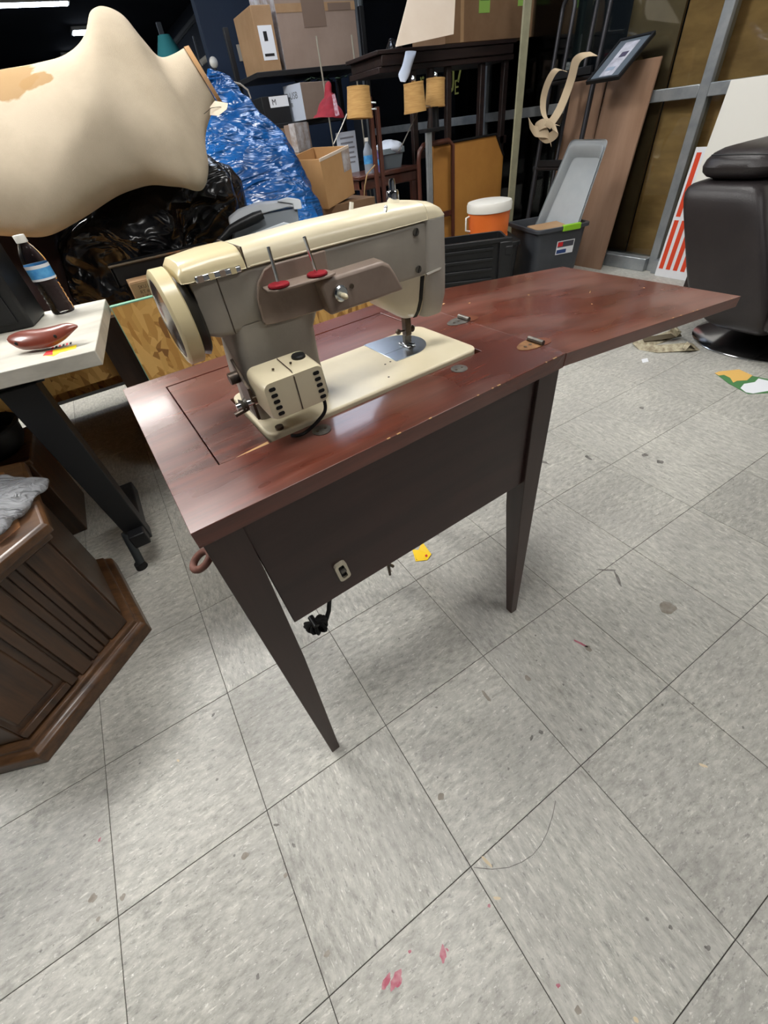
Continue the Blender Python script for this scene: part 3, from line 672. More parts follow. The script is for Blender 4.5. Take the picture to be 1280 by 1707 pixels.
# presser bar, needle bar, foot
pb = MB(TM).b2((.446, .200, .768), (.458, .212, .806)).build('presser_bar', M_OILED, sm, bevel=.001)
MB(TM).cyl((.454, .2115, .806), (.454, .2115, ZB + .012), .0030, n=10).build('needle_bar', M_OILED, pb)
MB(TM).cyl((.454, .2115, .770), (.454, .2115, ZB + .002), .0009, n=6).build('needle', M_CHROME, pb)
MB(TM).cyl((.436, .206, .778), (.458, .206, .776), .0016, n=8).build('thumb_screw', M_OILED, pb)
MB(TM).ball((.434, .206, .7782), .0048, 12, 8).build('screw_head', M_OILED, pb)
MB(TM).ball((.466, .209, .774), (.005, .004, .006), 12, 8).build('needle_clamp', M_OILED, pb)
MB(TM).b2((.447, .206, .753), (.461, .214, .768)).build('foot_shank', M_NICKEL, pb, bevel=.001)
MB(TM).b2((.446, .196, ZB + .002), (.4515, .226, ZB + .0045)).b2((.4565, .196, ZB + .002), (.462, .226, ZB + .0045)).b2((.446, .208, ZB + .004), (.462, .216, .754)).build('presser_foot', M_CHROME, pb, bevel=.0006)
# regulator on top, thread guides
MB(TM).lathe([(.0075, .954), (.0088, .956), (.0088, .968), (.0076, .970), (.0048, .9705), (.0046, .980), (.0036, .983), (.0005, .9835)], (.441, .202, 0), n=24).build('pressure_regulator', M_CHROME, sm)
gd = MB(TM).tube([(.395, .166, .938), (.401, .168, .947), (.4085, .174, .9565)], [.0022, .0026, .0020], 8).build('thread_guide', M_CHROME, sm)
MB(TM).ball((.4088, .1742, .957), .0026, 10, 8).build('guide_tip', M_CHROME, gd)
MB(TM).lathe([(.001, 0), (.0035, .0), (.0035, -.002), (.001, -.0022)], (.394, .1645, .940), (0, 1, 0), n=12).build('screw', M_NICKEL, gd)
eye = tv(585, 352, .225); eyt = tv(590, 336, .225)
MB(TM).tube([(eye.x + .004, .225, .95), (eye.x, .225, eye.z), (eyt.x - .004, .225, eyt.z)], [.002, .0035, .003], 8).build('thread_eyelet', M_WHITEP, sm)
# motor on a bracket behind the pillar
mo = [(x + .1865, z + .8075) for x, z in rrect(.083, .050, .009, 4)]
secs = []
for v, k in ((.134, .93), (.128, 1.0), (.082, 1.0), (.076, .955)):
    secs.append([(.1865 + (x - .1865) * k, v, .8075 + (z - .8075) * k + (.003 if v > .1 else 0)) for x, z in mo])
motor = us(secs, 'motor', M_CREAM, smooth=45)
for bu, si in ((.1565, 1), (.2165, -1)):
    for k in range(5):
        z = .8232 - k * .0082; u = bu + (k * .0006)
        MB(TM).prism([(u + x, .0775, z + y) for x, y in rrect(.0086, .0046, .0021, 3)], (0, -.0021, 0)).build('vent_slot', M_SLOT, motor, smooth=0)
MB(TM).lathe([(.0092, .8310), (.0092, .8368), (.0080, .8382), (.001, .8384)], (.2125, .112, 0), n=20).build('brush_cap', M_BLACKP, motor)
MB(TM).lathe([(.001, .0), (.007, 0), (.0075, .004), (.001, .0046)], (.2275, .105, .806), (1, 0, 0), n=18).build('motor_end_cap', M_CREAM, motor)
MB(TM).tube([(.1875, .0752, .785), (.1872, .0752, .829), (.188, .083, .8338), (.1885, .125, .8362)], .0006, 6).build('motor_joint', M_OILED, motor)
for u in (.172, .196): MB(TM).cyl((u, .1, .835), (u, .1, .8368), .0016, n=8).build('screw', M_OILED, motor)
br = MB(TM).prism([(.138, .120, .770), (.138, .120, .815), (.141, .172, .838), (.141, .172, .775)], (.004, 0, 0)).build('motor_bracket', M_OILED, sm, bevel=.001)
MB(TM).b2((.140, .118, .795), (.165, .160, .803)).build('bracket_arm', M_OILED, br, bevel=.001)
MB(TM).cyl((.118, .125, .795), (.147, .125, .795), .0052, n=14).build('motor_pulley', M_CHROME, br)
MB(TM).lathe([(.009, .124), (.0062, .128), (.009, .132)], (0, .125, .795), (1, 0, 0), n=18).build('pulley_groove', M_NICKEL, br)
MB(TM).cyl((.112, .120, .7885), (.130, .121, .7905), .0030, n=10).build('pulley_shaft', M_OILED, br)
MB(TM).cyl((.128, .155, .820), (.140, .155, .820), .0078, n=14).build('bracket_knob', M_OILED, br)
MB(TM).cyl((.162, .120, ZB - .001), (.162, .120, ZB + .004), .006, n=12).build('bed_screw', M_OILED, bed)
MB(TM).tube(resample([(.222, .092, .786), (.224, .088, .775), (.219, .084, .764), (.205, .083, .755), (.188, .086, ZT + .006), (.176, .0865, ZT + .005), (.168, .095, ZT + .004)], 5), .0025, 8).build('motor_cord', M_RUBBER, motor)
MB(TM).cyl((.222, .096, .790), (.2222, .092, .783), .0055, .0045, n=12).build('cord_grommet', M_RUBBER, motor)

# cord bundle dangling under the cabinet
cb = thing('power_cord', 'bundled black power cord dangling below the cabinet front panel', 'cord', TM @ Vector((.1, .08, .36)), TR)
pts = [Vector((.150, .085, .50)), tv(549, 1000, .085), tv(548, 1018, .085), tv(543, 1035, .083)]
MB(TM).tube(pts, .0045, 8).build('cord_drop', M_RUBBER, cb)
c0 = tv(527, 1038, .08)
for k in range(5):
    lp = []
    for i in range(17):
        a = 2 * math.pi * i / 16
        w_ = (k - 2) * .45; q_ = math.cos(a) * (.022 - .001 * k)
        lp.append(c0 + Vector((q_ * math.cos(w_) + (k - 2) * .002, q_ * math.sin(w_) + math.sin(a * 2 + k) * .003, math.sin(a) * (.011 + .002 * (k % 3)) - .006 - .1 * abs(q_))))
    MB(TM).tube(lp, .0036, 8).build('cord_loop', M_RUBBER, cb)
MB(TM).cyl(c0 + Vector((-.004, -.012, .006)), c0 + Vector((-.004, .012, .010)), .006, n=12).build('cord_tie', M_BLACKP, cb)

# ================================================================ left side: laminate table, bin, dress form, bags
def tz(px, py, z): return (z - CAM_POS.z) / ray(px, py).z
def pxsecs(pairs, n=24, e=1.0):
    """cross sections of a solid: each pair gives two opposite outline points at a depth and a half-thickness"""
    out = []
    for (x1, y1, x2, y2, t, dr) in pairs:
        a, b = at(x1, y1, t=t), at(x2, y2, t=t); c = (a + b) / 2; h = (a - b) / 2; hn = h.normalized()
        dv = ray((x1 + x2) / 2, (y1 + y2) / 2).normalized(); dv = (dv - hn * dv.dot(hn)).normalized()
        sg = lambda q: math.copysign(abs(q) ** e, q)
        out.append([c + h * sg(math.cos(2 * math.pi * k / n)) + dv * dr * sg(math.sin(2 * math.pi * k / n)) for k in range(n)])
    return out
ZM = 0.72
fr_, br_, fl_ = at(158, 584, z=ZM), at(176, 498, z=ZM), at(0, 621, z=ZM)
dx = (fl_ - fr_).normalized(); bl_ = br_ + dx * 1.1; fl_ = fr_ + dx * 1.1
mt = thing('laminate_table', 'white marble-look laminate table with a black steel leg', 'table', ((fr_ + bl_) / 2).xy.to_3d())
MB().prism([p - Vector((0, 0, .036)) for p in (fr_, br_, bl_, fl_)], (0, 0, .036)).build('table_top', M_MARBLE, mt, bevel=.002)
ft = at(237, 945, z=0)
lt = ft + Vector((.055, .03, 0))
MB().b2((lt.x - .15, lt.y - .02, ZM - .056), (lt.x + .04, lt.y + .32, ZM - .036)).build('top_bracket', M_BLACKM, mt, bevel=.002)
MB().loft([[(lt.x + a, lt.y + b, .10) for a, b in ((-.03, -.03), (.03, -.03), (.03, .03), (-.03, .03))], [(lt.x - .02 + a, lt.y + b, ZM - .05) for a, b in ((-.042, -.035), (.042, -.035), (.042, .035), (-.042, .035))]]).build('leg', M_BLACKM, mt, bevel=.003)
MB().box((lt.x, lt.y + .10, .135), (.05, .34, .05)).build('foot_beam', M_BLACKM, mt, bevel=.004)
MB().cyl((ft.x + .022, ft.y + .012, .15), (ft.x + .004, ft.y + .002, .015), .0135, n=14).build('foot_post', mat('grey_steel_tube', srgb(70, 76, 80), .45, .5), mt)
MB().cyl((ft.x, ft.y, 0), (ft.x, ft.y, .022), .020, .017, n=16).build('glide', M_RUBBER, mt)
lx = lt + Vector((-.98, .16, 0))
MB().box((lx.x, lx.y, .36), (.07, .07, .64)).box((lx.x, lx.y + .1, .02), (.06, .42, .04)).build('leg', M_BLACKM, mt, bevel=.003)

# water bottle
bb = at(108, 520, z=ZM)
wb = thing('water_bottle', 'clear ribbed water bottle with a blue label on the laminate table', 'bottle', bb)
prof = [(.001, .001), (.029, .001), (.0315, .006), (.0315, .02)]
for k in range(5): prof += [(.0315, .022 + k * .013), (.0290, .0265 + k * .013), (.0315, .031 + k * .013)]
prof += [(.0318, .090), (.0318, .132), (.031, .142), (.026, .160), (.0185, .176), (.0125, .186), (.0118, .192), (.0118, .2)]
MB().lathe(prof, bb, n=28, cap=False).build('bottle_body', M_GLASS, wb, smooth=60)
MB().lathe([(.0322, .094), (.0324, .095), (.0324, .131), (.0322, .132)], bb, n=28, cap=False).build('bottle_label', M_LABELB, wb, smooth=60)
MB().lathe([(.0326, .124), (.0326, .1325)], bb, n=28, cap=False).lathe([(.0326, .0935), (.0326, .099)], bb, n=28, cap=False).build('label_band', M_WHITE, wb)
MB().lathe([(.0135, .186), (.0150, .187), (.0150, .203), (.0140, .2045), (.001, .2045)], bb, n=20).build('bottle_cap', M_WHITEP, wb)

# carved red fish-shaped ornament
tt = tz(70, 575, ZM + .014)
prs = [(11, 566, 14, 560, tt, .002), (18, 574, 26, 554, tt, .012), (38, 583, 44, 550, tt, .019), (62, 582, 66, 548, tt, .021), (88, 577, 88, 544, tt, .019), (108, 566, 108, 539, tt, .014), (122, 553, 122, 540, tt, .007), (130, 545, 129, 542, tt, .002)]
ts = thing('carved_ornament', 'glossy reddish brown fish-shaped carving with drilled holes on the laminate table', 'ornament', at(70, 585, z=ZM))
MB().loft(pxsecs(resample(prs, 4), 20)).build('carving', mat('polished_red_wood', srgb(110, 52, 40), .3, coat=.4, col2=srgb(134, 66, 50), scale=9), ts, smooth=70)
for px, py in ((27, 573), (92, 561)):
    c = at(px, py, t=tt - .018); MB().ball(c, (.0035, .003, .0045), 10, 8).build('drilled_hole', M_SLOT, ts)
# price sticker
sk = [at(x, y, z=ZM - .0004) for x, y in ((72, 593), (78, 586), (100, 582), (128, 575), (127, 581), (100, 588), (90, 594))]
stk = thing('price_sticker', 'torn yellow and red price sticker on the laminate table edge', 'sticker', at(100, 586, z=ZM))
MB().prism(sk, (0, 0, .0009)).build('sticker_paper', mat('yellow_paper', srgb(238, 206, 30), .6), stk, smooth=0)
MB().prism([at(x, y, z=ZM) for x, y in ((72, 593), (78, 586), (88, 584), (88, 592))], (0, 0, .0008)).build('sticker_print', mat('red_print', srgb(206, 36, 42), .6), stk, smooth=0)
for k in range(6):
    a = [at(86 + k * 6 + dx_, 582 - k * 1.5 + dy_, z=ZM - .0002) for dx_, dy_ in ((0, 0), (3.4, -.8), (3.9, -4), (.6, -3.2))]
    MB().prism(a, (0, 0, .0008)).build('sticker_letter', M_INK if k % 2 else MATS['red_print'], stk, smooth=0)

# black printer-like box at the table edge
cR = at(58, 545, z=ZM)
PM_ = rotM((cR.x, cR.y, ZM), R(-12))
sp = thing('speaker_box', 'black plastic box-shaped speaker on the laminate table beside the water bottle', 'speaker', (cR.x - .1, cR.y + .08, ZM), R(-12))
MB(PM_).b2((-.24, 0, 0), (0, .14, .22)).build('case', M_BLACKP, sp, bevel=.008, seg=3)
MB(PM_).b2((-.22, -.006, .02), (-.03, .002, .2)).build('grille', M_BLACKM, sp, bevel=.002)
for k in range(3): MB(PM_).b2((-.2 + k * .014, -.009, .02), (-.193 + k * .014, -.004, .17)).build('trim_bar', M_CHROME, sp, bevel=.001)

# ---------------------------------------------------------------- OSB bin
OY = 1.04
M_TEAL = mat('teal_edge_paint', srgb(128, 176, 152), .6)
ob = thing('chipboard_bin', 'rough chipboard bin with teal painted edges behind the sewing cabinet', 'bin', (1.3, 1.5, 0))
MB().b2((.7845, OY, .14), (2.02, OY + .02, .700)).build('front_board', M_OSB, ob, smooth=0)
MB().b2((.7845, OY - .001, .700), (2.02, OY + .021, .7035)).build('edge_paint', M_TEAL, ob, smooth=0)
MB().b2((.782, OY - .001, .14), (.7845, OY + .021, .7035)).build('edge_paint', M_TEAL, ob, smooth=0)
MB().b2((-.8, OY + .10, .465), (.784, OY + .12, .680)).build('low_board', M_OSB, ob, smooth=0)
MB().b2((.784, OY + .02, .12), (.804, 2.1, .465)).build('side_board', M_OSB, ob, smooth=0)
MB().b2((2.0, OY + .02, .12), (2.02, 2.1, .69)).build('side_board', M_OSB, ob, smooth=0)
MB().b2((-.8, 2.1, .12), (2.02, 2.12, .75)).build('back_board', M_OSB, ob, smooth=0)
MB().b2((-.8, OY + .12, .46), (2.0, 2.1, .48)).build('bin_floor', M_OSB, ob, smooth=0)
M_BPOST = wood('dark_brown_post', srgb(40, 26, 18), srgb(66, 44, 28), .6, 0, 'Z')
for x, y in ((.70, OY + .06), (1.96, OY + .06), (.70, 2.0), (1.9, 2.0), (-.7, 1.9)):
    MB().b2((x, y, 0), (x + .085, y + .04, .66 if x > -.5 else .47)).build('post', M_BPOST, ob, smooth=0)

# cardboard box with printed lines standing in the bin
q0, q1 = at(215, 474, y=1.075), at(268, 459, y=1.075)
pb_ = thing('printed_carton', 'small brown carton with printed lines in the chipboard bin', 'box', (q0.x + .1, 1.2, .48))
MB().b2((q0.x, 1.075, .481), (q0.x + .24, 1.17, q0.z)).build('carton', M_CARD, pb_, bevel=.002)
MB().b2((q0.x + .002, 1.077, q0.z), (q0.x + .238, 1.12, q0.z + .002)).build('flap', M_CARD, pb_)
TXM = lambda p, s: Matrix.Translation(Vector(p)) @ Matrix.Rotation(R(90), 4, 'X')
for k, s in enumerate(('SKU # 17319', 'RT # 3.17WT', '1 X UNIT(S) -1', 'COLL 1 LO')):
    text('print_line', s, TXM((q0.x + .022, 1.0747, q0.z - .020 - k * .0145), 1), .0145, M_INKB, pb_, .0002)

# black steel tray leaning over the bin
e0, e1 = at(183, 447, y=1.19), at(350, 406, y=1.19)
tr = thing('steel_tray', 'shallow black steel tray with a rusty rim under the black bag', 'tray', ((e0 + e1) / 2 - Vector((0, 0, .06))))
zt_ = (e0.z + e1.z) / 2
MB().b2((e0.x, 1.19, zt_ - .065), (e1.x, 1.196, zt_)).build('front_wall', M_BLACKM, tr, bevel=.002)
MB().b2((e0.x, 1.19, zt_ - .065), (e1.x, 1.27, zt_ - .060)).build('tray_floor', M_BLACKM, tr)
MB().b2((e0.x, 1.19, zt_ - .065), (e0.x + .006, 1.27, zt_)).b2((e1.x - .006, 1.19, zt_ - .065), (e1.x, 1.27, zt_)).b2((e0.x, 1.264, zt_ - .065), (e1.x, 1.27, zt_)).build('side_wall', M_BLACKM, tr)
M_RUST = mat('rusty_rim', srgb(96, 84, 68), .6, .2, col2=srgb(170, 104, 40), scale=9, lo=.5, hi=.62)
MB().tube([(e0.x - .004, 1.188, zt_), (e1.x + .004, 1.188, zt_)], .004, 8).build('rim', M_RUST, tr)
for x0, x1 in ((e0.x + .02, e0.x + .10), (e1.x - .10, e1.x - .02)):
    MB().b2((x0, 1.21, .481), (x1, 1.26, zt_ - .0645)).build('tray_foot', M_BLACKM, tr, smooth=0)

# ---------------------------------------------------------------- garbage bags
def bagsecs(pairs, m, n, amp, sc, seed, name, mt_, label, cat, group=None, off=0.0, rest=None, thin=1.0, press=None):
    t = thing(name, label, cat, (0, 0, 0), group=group)
    secs = pxsecs(resample([p[:4] + (p[4] + off, p[5] * thin) for p in pairs], m), n, .9)
    c = sum((Vector(p) for s in secs for p in s), Vector()) / sum(len(s) for s in secs)
    zmin = min(p.z for s in secs for p in s)
    if rest is not None and zmin > rest:           # the bag sags on to what carries it
        for s in secs:
            for p in s:
                if p.z < c.z: p.z = c.z + (p.z - c.z) * (c.z - rest) / (c.z - zmin)
        zmin = rest
    t.matrix_basis = Matrix.Translation((c.x, c.y, zmin))
    b = MB().loft(secs)
    b.displace(lambda p: amp * (fold(p, sc, seed) - .5 + .6 * (fold(p, sc * 2.3, seed + 4) - .5)))
    if rest is not None:
        for v in b.bm.verts: v.co.z = max(v.co.z, rest)
    if press is not None:                            # flattened where it leans on the tray and the appliance
        for v in b.bm.verts:
            for (xa, xb_, ztop, yb) in press:
                if xa < v.co.x < xb_ and v.co.z < ztop: v.co.y = max(v.co.y, yb)
    o = b.build('bag_film', mt_, t, smooth=80, sub=1)
    return t
bagsecs([(94, 452, 98, 410, 1.24, .04), (104, 462, 116, 366, 1.25, .12), (150, 466, 168, 292, 1.28, .17), (215, 465, 226, 262, 1.30, .20), (280, 458, 285, 258, 1.32, .20), (335, 436, 335, 274, 1.34, .18), (372, 410, 375, 308, 1.35, .13), (396, 372, 393, 330, 1.36, .05)],
        6, 56, .026, 6.0, 1.0, 'garbage_bag', M_BAGK, 'large black garbage bag lying in the bin under the dress form', 'bag', off=.29, rest=.479, thin=.85, press=((.6, 1.24, .83, 1.285), (1.12, 1.6, .90, 1.36)))
bagsecs([(345, 300, 350, 285, 1.52, .04), (352, 345, 362, 282, 1.52, .10), (385, 355, 385, 292, 1.53, .11), (408, 340, 402, 310, 1.54, .05)],
        6, 32, .015, 9.0, 5.0, 'garbage_bag', M_BAGK, 'smaller black garbage bag tucked between dress form and blue bag', 'bag', off=.25, rest=.479, thin=.9)
bagsecs([(350, 118, 376, 126, 1.75, .02), (345, 150, 398, 150, 1.74, .05), (341, 190, 430, 186, 1.72, .11), (338, 230, 470, 224, 1.70, .16), (345, 275, 502, 270, 1.68, .19), (355, 320, 528, 320, 1.66, .21), (368, 360, 545, 366, 1.64, .21), (385, 400, 548, 400, 1.62, .19), (410, 425, 535, 425, 1.62, .13)],
        6, 56, .024, 8.0, 9.0, 'refuse_bag', M_BAGB, 'tall shiny blue refuse bag standing in the bin behind the black bags', 'bag', off=.44, rest=.479, thin=.8)

# ---------------------------------------------------------------- dress form lying on the bags
bagsecs([(-90, 550, -80, 380, 1.58, .12), (10, 540, 20, 305, 1.58, .15), (60, 530, 66, 305, 1.58, .15), (92, 522, 95, 345, 1.58, .12), (112, 508, 114, 410, 1.58, .05)],
        5, 36, .02, 7.0, 14.0, 'dark_bundle', mat('dark_maroon_cloth', srgb(34, 16, 22), .8, col2=srgb(22, 12, 16), scale=5), 'dark maroon cloth bundle in the bin behind the laminate table', 'bundle', rest=.479)
df = thing('dress_form', 'headless cream cloth dress form torso lying on its side on black bags', 'mannequin', at(180, 340, t=1.15))
fp = [(-190, 150, -190, 372, 1.06, .085), (-120, 140, -120, 385, 1.08, .105), (-55, 136, -55, 392, 1.09, .115), (0, 128, 0, 390, 1.10, .118), (65, 119, 68, 390, 1.11, .120), (116, 100, 122, 368, 1.12, .122), (146, 72, 180, 322, 1.13, .120), (160, 42, 243, 296, 1.14, .112), (180, 28, 296, 305, 1.15, .100), (212, 38, 334, 312, 1.16, .088), (243, 74, 345, 276, 1.17, .075), (270, 102, 341, 222, 1.18, .058), (298, 99, 350, 180, 1.19, .052), (314, 90, 360, 166, 1.195, .050)]
M_F = M_FORM
nt = M_F.node_tree; b_ = nt.nodes['Principled BSDF']; lk = b_.inputs['Base Color'].links[0].from_socket
geo = nd(nt, 'ShaderNodeNewGeometry'); nz = nd(nt, 'ShaderNodeTexNoise', Scale=14.0, Detail=5.0); nt.links.new(geo.outputs['Position'], nz.inputs['Vector'])
for (px, py, rr) in ((18, 142, .088), (64, 146, .045), (-12, 212, .045)):
    c = at(px, py, t=1.23)
    ds = nd(nt, 'ShaderNodeVectorMath', operation='DISTANCE'); ds.inputs[1].default_value = c; nt.links.new(geo.outputs['Position'], ds.inputs[0])
    ma = nd(nt, 'ShaderNodeMath', operation='MULTIPLY_ADD'); ma.inputs[1].default_value = .09; nt.links.new(nz.outputs['Fac'], ma.inputs[0]); nt.links.new(ds.outputs['Value'], ma.inputs[2])
    mr = nd(nt, 'ShaderNodeMapRange'); mr.inputs['From Min'].default_value = rr + .040; mr.inputs['From Max'].default_value = rr + .048; mr.inputs['To Min'].default_value = .9; mr.inputs['To Max'].default_value = 0
    nt.links.new(ma.outputs[0], mr.inputs[0])
    mx = nd(nt, 'ShaderNodeMix', data_type='RGBA'); mx.inputs[7].default_value = c4(srgb(152, 119, 72)); nt.links.new(mr.outputs[0], mx.inputs[0]); nt.links.new(lk, mx.inputs[6]); lk = mx.outputs[2]
nt.links.new(lk, b_.inputs['Base Color'])
torso = MB().loft(pxsecs([p[:4] + [p[4] + .20, p[5] * 1.17] for p in resample(fp, 5)], 40)).displace(lambda p: .007 * noise.noise(p * 5) + .004 * noise.noise(p * 13)).build('torso', M_FORM, df, smooth=80, sub=1)
cs_ = pxsecs([(313, 89, 361, 167, 1.395, .0625), (321, 87, 367, 164, 1.400, .0635)], 40)
MB().loft(cs_).build('neck_cap', mat('varnished_neck_wood', srgb(176, 136, 92), .5, col2=srgb(160, 120, 78), scale=10), df, smooth=40)
tgp = [at(x, y, t=1.37) for x, y in ((350, 178), (358, 168), (380, 172), (378, 182), (364, 193), (350, 192))]
tg = MB().prism(tgp, ray(360, 180).normalized() * .001).build('hang_tag', mat('buff_tag', srgb(206, 192, 170), .7), df, smooth=0)
MB().tube([at(340, 190, t=1.36), at(352, 180, t=1.366), at(366, 178, t=1.368), at(380, 180, t=1.38)], .0008, 6).build('tag_string', M_INK, tg)

# ---------------------------------------------------------------- grey appliance with a black handle
ap = thing('grey_appliance', 'light grey plastic appliance with a black curved handle beside the blue bag', 'appliance', at(440, 400, t=1.55) - Vector((0, 0, .05)))
M_GP = mat('light_grey_plastic', srgb(176, 180, 184), .35); M_GP2 = mat('mid_grey_plastic', srgb(112, 118, 124), .4)
vd = Vector((.25, .97, 0)) * .08
lidp = [at(x, y, t=1.55) for x, y in ((381, 366), (383, 378), (400, 372), (440, 356), (478, 346), (496, 346), (497, 337), (470, 336), (430, 340), (398, 352))]
MB().prism(lidp, vd).build('lid', M_GP, ap, bevel=.006, seg=3)
bod = [at(x, y, t=1.555) for x, y in ((388, 404), (392, 376), (440, 357), (496, 347), (500, 380), (495, 430), (400, 440))]
MB().prism(bod, vd * .95).build('body', M_GP2, ap, bevel=.004)
MB().tube([at(x, y, t=1.525) for x, y in ((356, 409), (372, 396), (384, 383), (402, 374), (425, 363), (438, 357))], [.008, .011, .014, .017, .018, .014], 12).build('handle', M_BLACKP, ap, smooth=60)
MB().tube([at(x, y, t=1.525) for x, y in ((428, 392), (450, 384), (474, 375), (486, 378))], .009, 10).build('glass_rail', M_FROST, ap, smooth=60)
MB().prism([at(x, y, t=1.545) for x, y in ((462, 336), (480, 330), (501, 333), (504, 348), (490, 350), (488, 340))], vd * .5).build('hinge_block', M_GP, ap, bevel=.003)
p_ = at(450, 425, t=1.57)
MB().b2((p_.x - .08, p_.y, .4805), (p_.x + .08, p_.y + .08, p_.z - .01)).build('stand', M_GP2, ap, smooth=0)

# ---------------------------------------------------------------- hexagonal wooden end table
HC = Vector((.117, .458, 0)); HA = R(-20)
hexp = lambda r, z, a0=HA: [HC + Vector((math.cos(a0 + k * math.pi / 3) * r, math.sin(a0 + k * math.pi / 3) * r, z)) for k in range(6)]
ht = thing('hexagonal_end_table', 'dark oak hexagonal end table with reeded side boards and moulded plinth', 'end table', HC)
def ring6(name, rs, m, bv=.003): return MB().loft([hexp(r, z) for r, z in rs]).build(name, m, ht, bevel=bv)
ring6('plinth', ((.372, 0), (.372, .038), (.362, .048), (.352, .052), (.352, .064), (.335, .070)), M_DWOODX)
ring6('body', ((.328, .068), (.328, .420)), M_DWOOD, .002)
ring6('top', ((.335, .418), (.352, .424), (.352, .438), (.366, .444), (.366, .462), (.356, .470), (.30, .471)), M_DWOODX)
ring6('top_inset', ((.31, .470), (.31, .4725)), wood('oak_veneer', srgb(110, 72, 42), srgb(150, 104, 62), .35, .15, 'X', 3), .001)
for fk in (0, 5, 4):                              # faces seen: reeded boards, and a raised door panel
    a = hexp(.328, 0)[fk]; b = hexp(.328, 0)[(fk + 1) % 6]
    ex = (b - a).normalized(); nx = Vector((ex.y, -ex.x, 0)); L_ = (b - a).length
    if fk == 5: ex = -ex; a, b = b, a
    FM = frameM(a, ex, nx) if fk == 5 else frameM(a, ex, nx)
    P3 = lambda s, d, z: a + ex * s + nx * d + Vector((0, 0, z))
    def fb(s0, s1, d, z0, z1, n, m, dd=0.0, bv=.002):
        MB().hexa([P3(s0, -.002, z0), P3(s1, -.002, z0), P3(s1, d, z0), P3(s0, d, z0)], [P3(s0, -.002, z1), P3(s1, -.002, z1), P3(s1, d, z1), P3(s0, d, z1)]).build(n, m, ht, bevel=bv)
    if fk == 5:
        fb(.000, .060, .010, .072, .418, 'stile', M_DWOOD)
        for k in range(3): fb(.064 + k * .021, .082 + k * .021, .007, .072, .418, 'reed_board', M_DWOOD)
        fb(.130, .166, .012, .072, .418, 'stile', M_DWOOD)
        fb(.172, L_, .004, .075, .415, 'door', M_DWOOD)
        fb(.176, .198, .014, .078, .412, 'door_rail', M_DWOOD); fb(.198, L_, .014, .078, .100, 'door_rail', M_DWOOD); fb(.198, L_, .014, .390, .412, 'door_rail', M_DWOOD)
        fb(.214, L_ - .01, .010, .118, .374, 'door_panel', M_DWOOD, bv=.006)
    elif fk == 4:
        fb(.0, L_, .004, .075, .415, 'door', M_DWOOD); fb(.10, L_ - .03, .012, .12, .37, 'door_panel', M_DWOOD, bv=.006)
        MB().tube([P3(.02, .01, .26), P3(.02, .022, .255), P3(.02, .022, .225), P3(.02, .01, .22)], .004, 8).build('door_pull', M_BRASS, ht)
    else:
        fb(.02, L_ - .02, .005, .09, .40, 'side_panel', M_DWOOD)
# clear plastic bag on it
M_FILM = film('clear_crinkled_film', srgb(150, 152, 156), srgb(190, 192, 196), .18, (1, 2.2, 1), 9.0, .05)
M_FILM.node_tree.nodes['Principled BSDF'].inputs['Transmission Weight'].default_value = .5
M_FILM.node_tree.nodes['Principled BSDF'].inputs['IOR'].default_value = 1.15
zs = .4745
def filmpt(x, y, h): return at(x, y, z=zs + h)
rows = []
for (x0, y0, x1, y1) in ((-95, 800, -95, 900), (-30, 790, -40, 900), (10, 793, 0, 888), (40, 794, 22, 866), (62, 795, 42, 846), (80, 800, 72, 812)):
    rows.append((x0, y0, x1, y1))
bm_ = MB(); secs = []
hs_ = (.03, .04, .036, .03, .02, .006)
rows = [p for p in resample([r + (h,) for r, h in zip(rows, hs_)], 5)]
for i, (x0, y0, x1, y1, hh) in enumerate(rows):
    s = []
    for k in range(28):
        a = 2 * math.pi * k / 28; f_ = .5 + .5 * math.cos(a); x, y = x0 + (x1 - x0) * f_, y0 + (y1 - y0) * f_
        base = at(x, y, z=zs + hh * .5); s.append(base + Vector((0, 0, hh * .5 * math.sin(a))))
    secs.append(s)
fb_ = bm_.loft(secs)
fb_.displace(lambda p: .010 * (fold(p, 22, 3) - .5))
fo = fb_.build('plastic_bag', M_FILM, None, smooth=80, sub=1)
tag(fo, 'crumpled clear plastic bag lying on the hexagonal end table', 'plastic bag')

tk = thing('light_blocker', 'long black footlocker added behind the chipboard bin to shade the floor', 'blocker', (.15, 2.66, 0))  # added dark box, keeps the lit floor behind the bin dimmer
MB().b2((-.9, 2.40, 0), (1.2, 2.9, .40)).build('blocker_body', M_BLACKP, tk, bevel=.006)
MB().b2((-.91, 2.39, .40), (1.21, 2.91, .46)).build('blocker_lid', M_BLACKP, tk, bevel=.008)
# dark bits under the laminate table
ch = thing('small_chest', 'small brown wooden chest half hidden behind the hexagonal end table', 'chest', (.12, 1.0, 0))
cc = at(22, 772, z=.34)
MB().b2((cc.x - .30, cc.y - .02, .0), (cc.x + .045, cc.y + .26, .325)).build('chest_body', M_DWOOD, ch, bevel=.004)
MB().b2((cc.x - .31, cc.y - .03, .325), (cc.x + .055, cc.y + .27, .345)).build('chest_lid', M_DWOODX, ch, bevel=.004)
hb = Vector((cc.x - .06, cc.y + .12, .345))
bw = thing('black_basket', 'round black woven basket on the small wooden chest', 'basket', hb)
MB().lathe([(.001, .0), (.09, 0), (.115, .04), (.122, .085), (.115, .088), (.105, .05), (.001, .02)], hb, n=32).displace(lambda p: noise.noise(p * 60) * .004).build('basket_bowl', M_BLACKM, bw)
MB().tube([hb + Vector((math.cos(2 * math.pi * k / 24) * .121, math.sin(2 * math.pi * k / 24) * .121, .087)) for k in range(25)], .007, 8).build('basket_rim', M_BLACKM, bw)

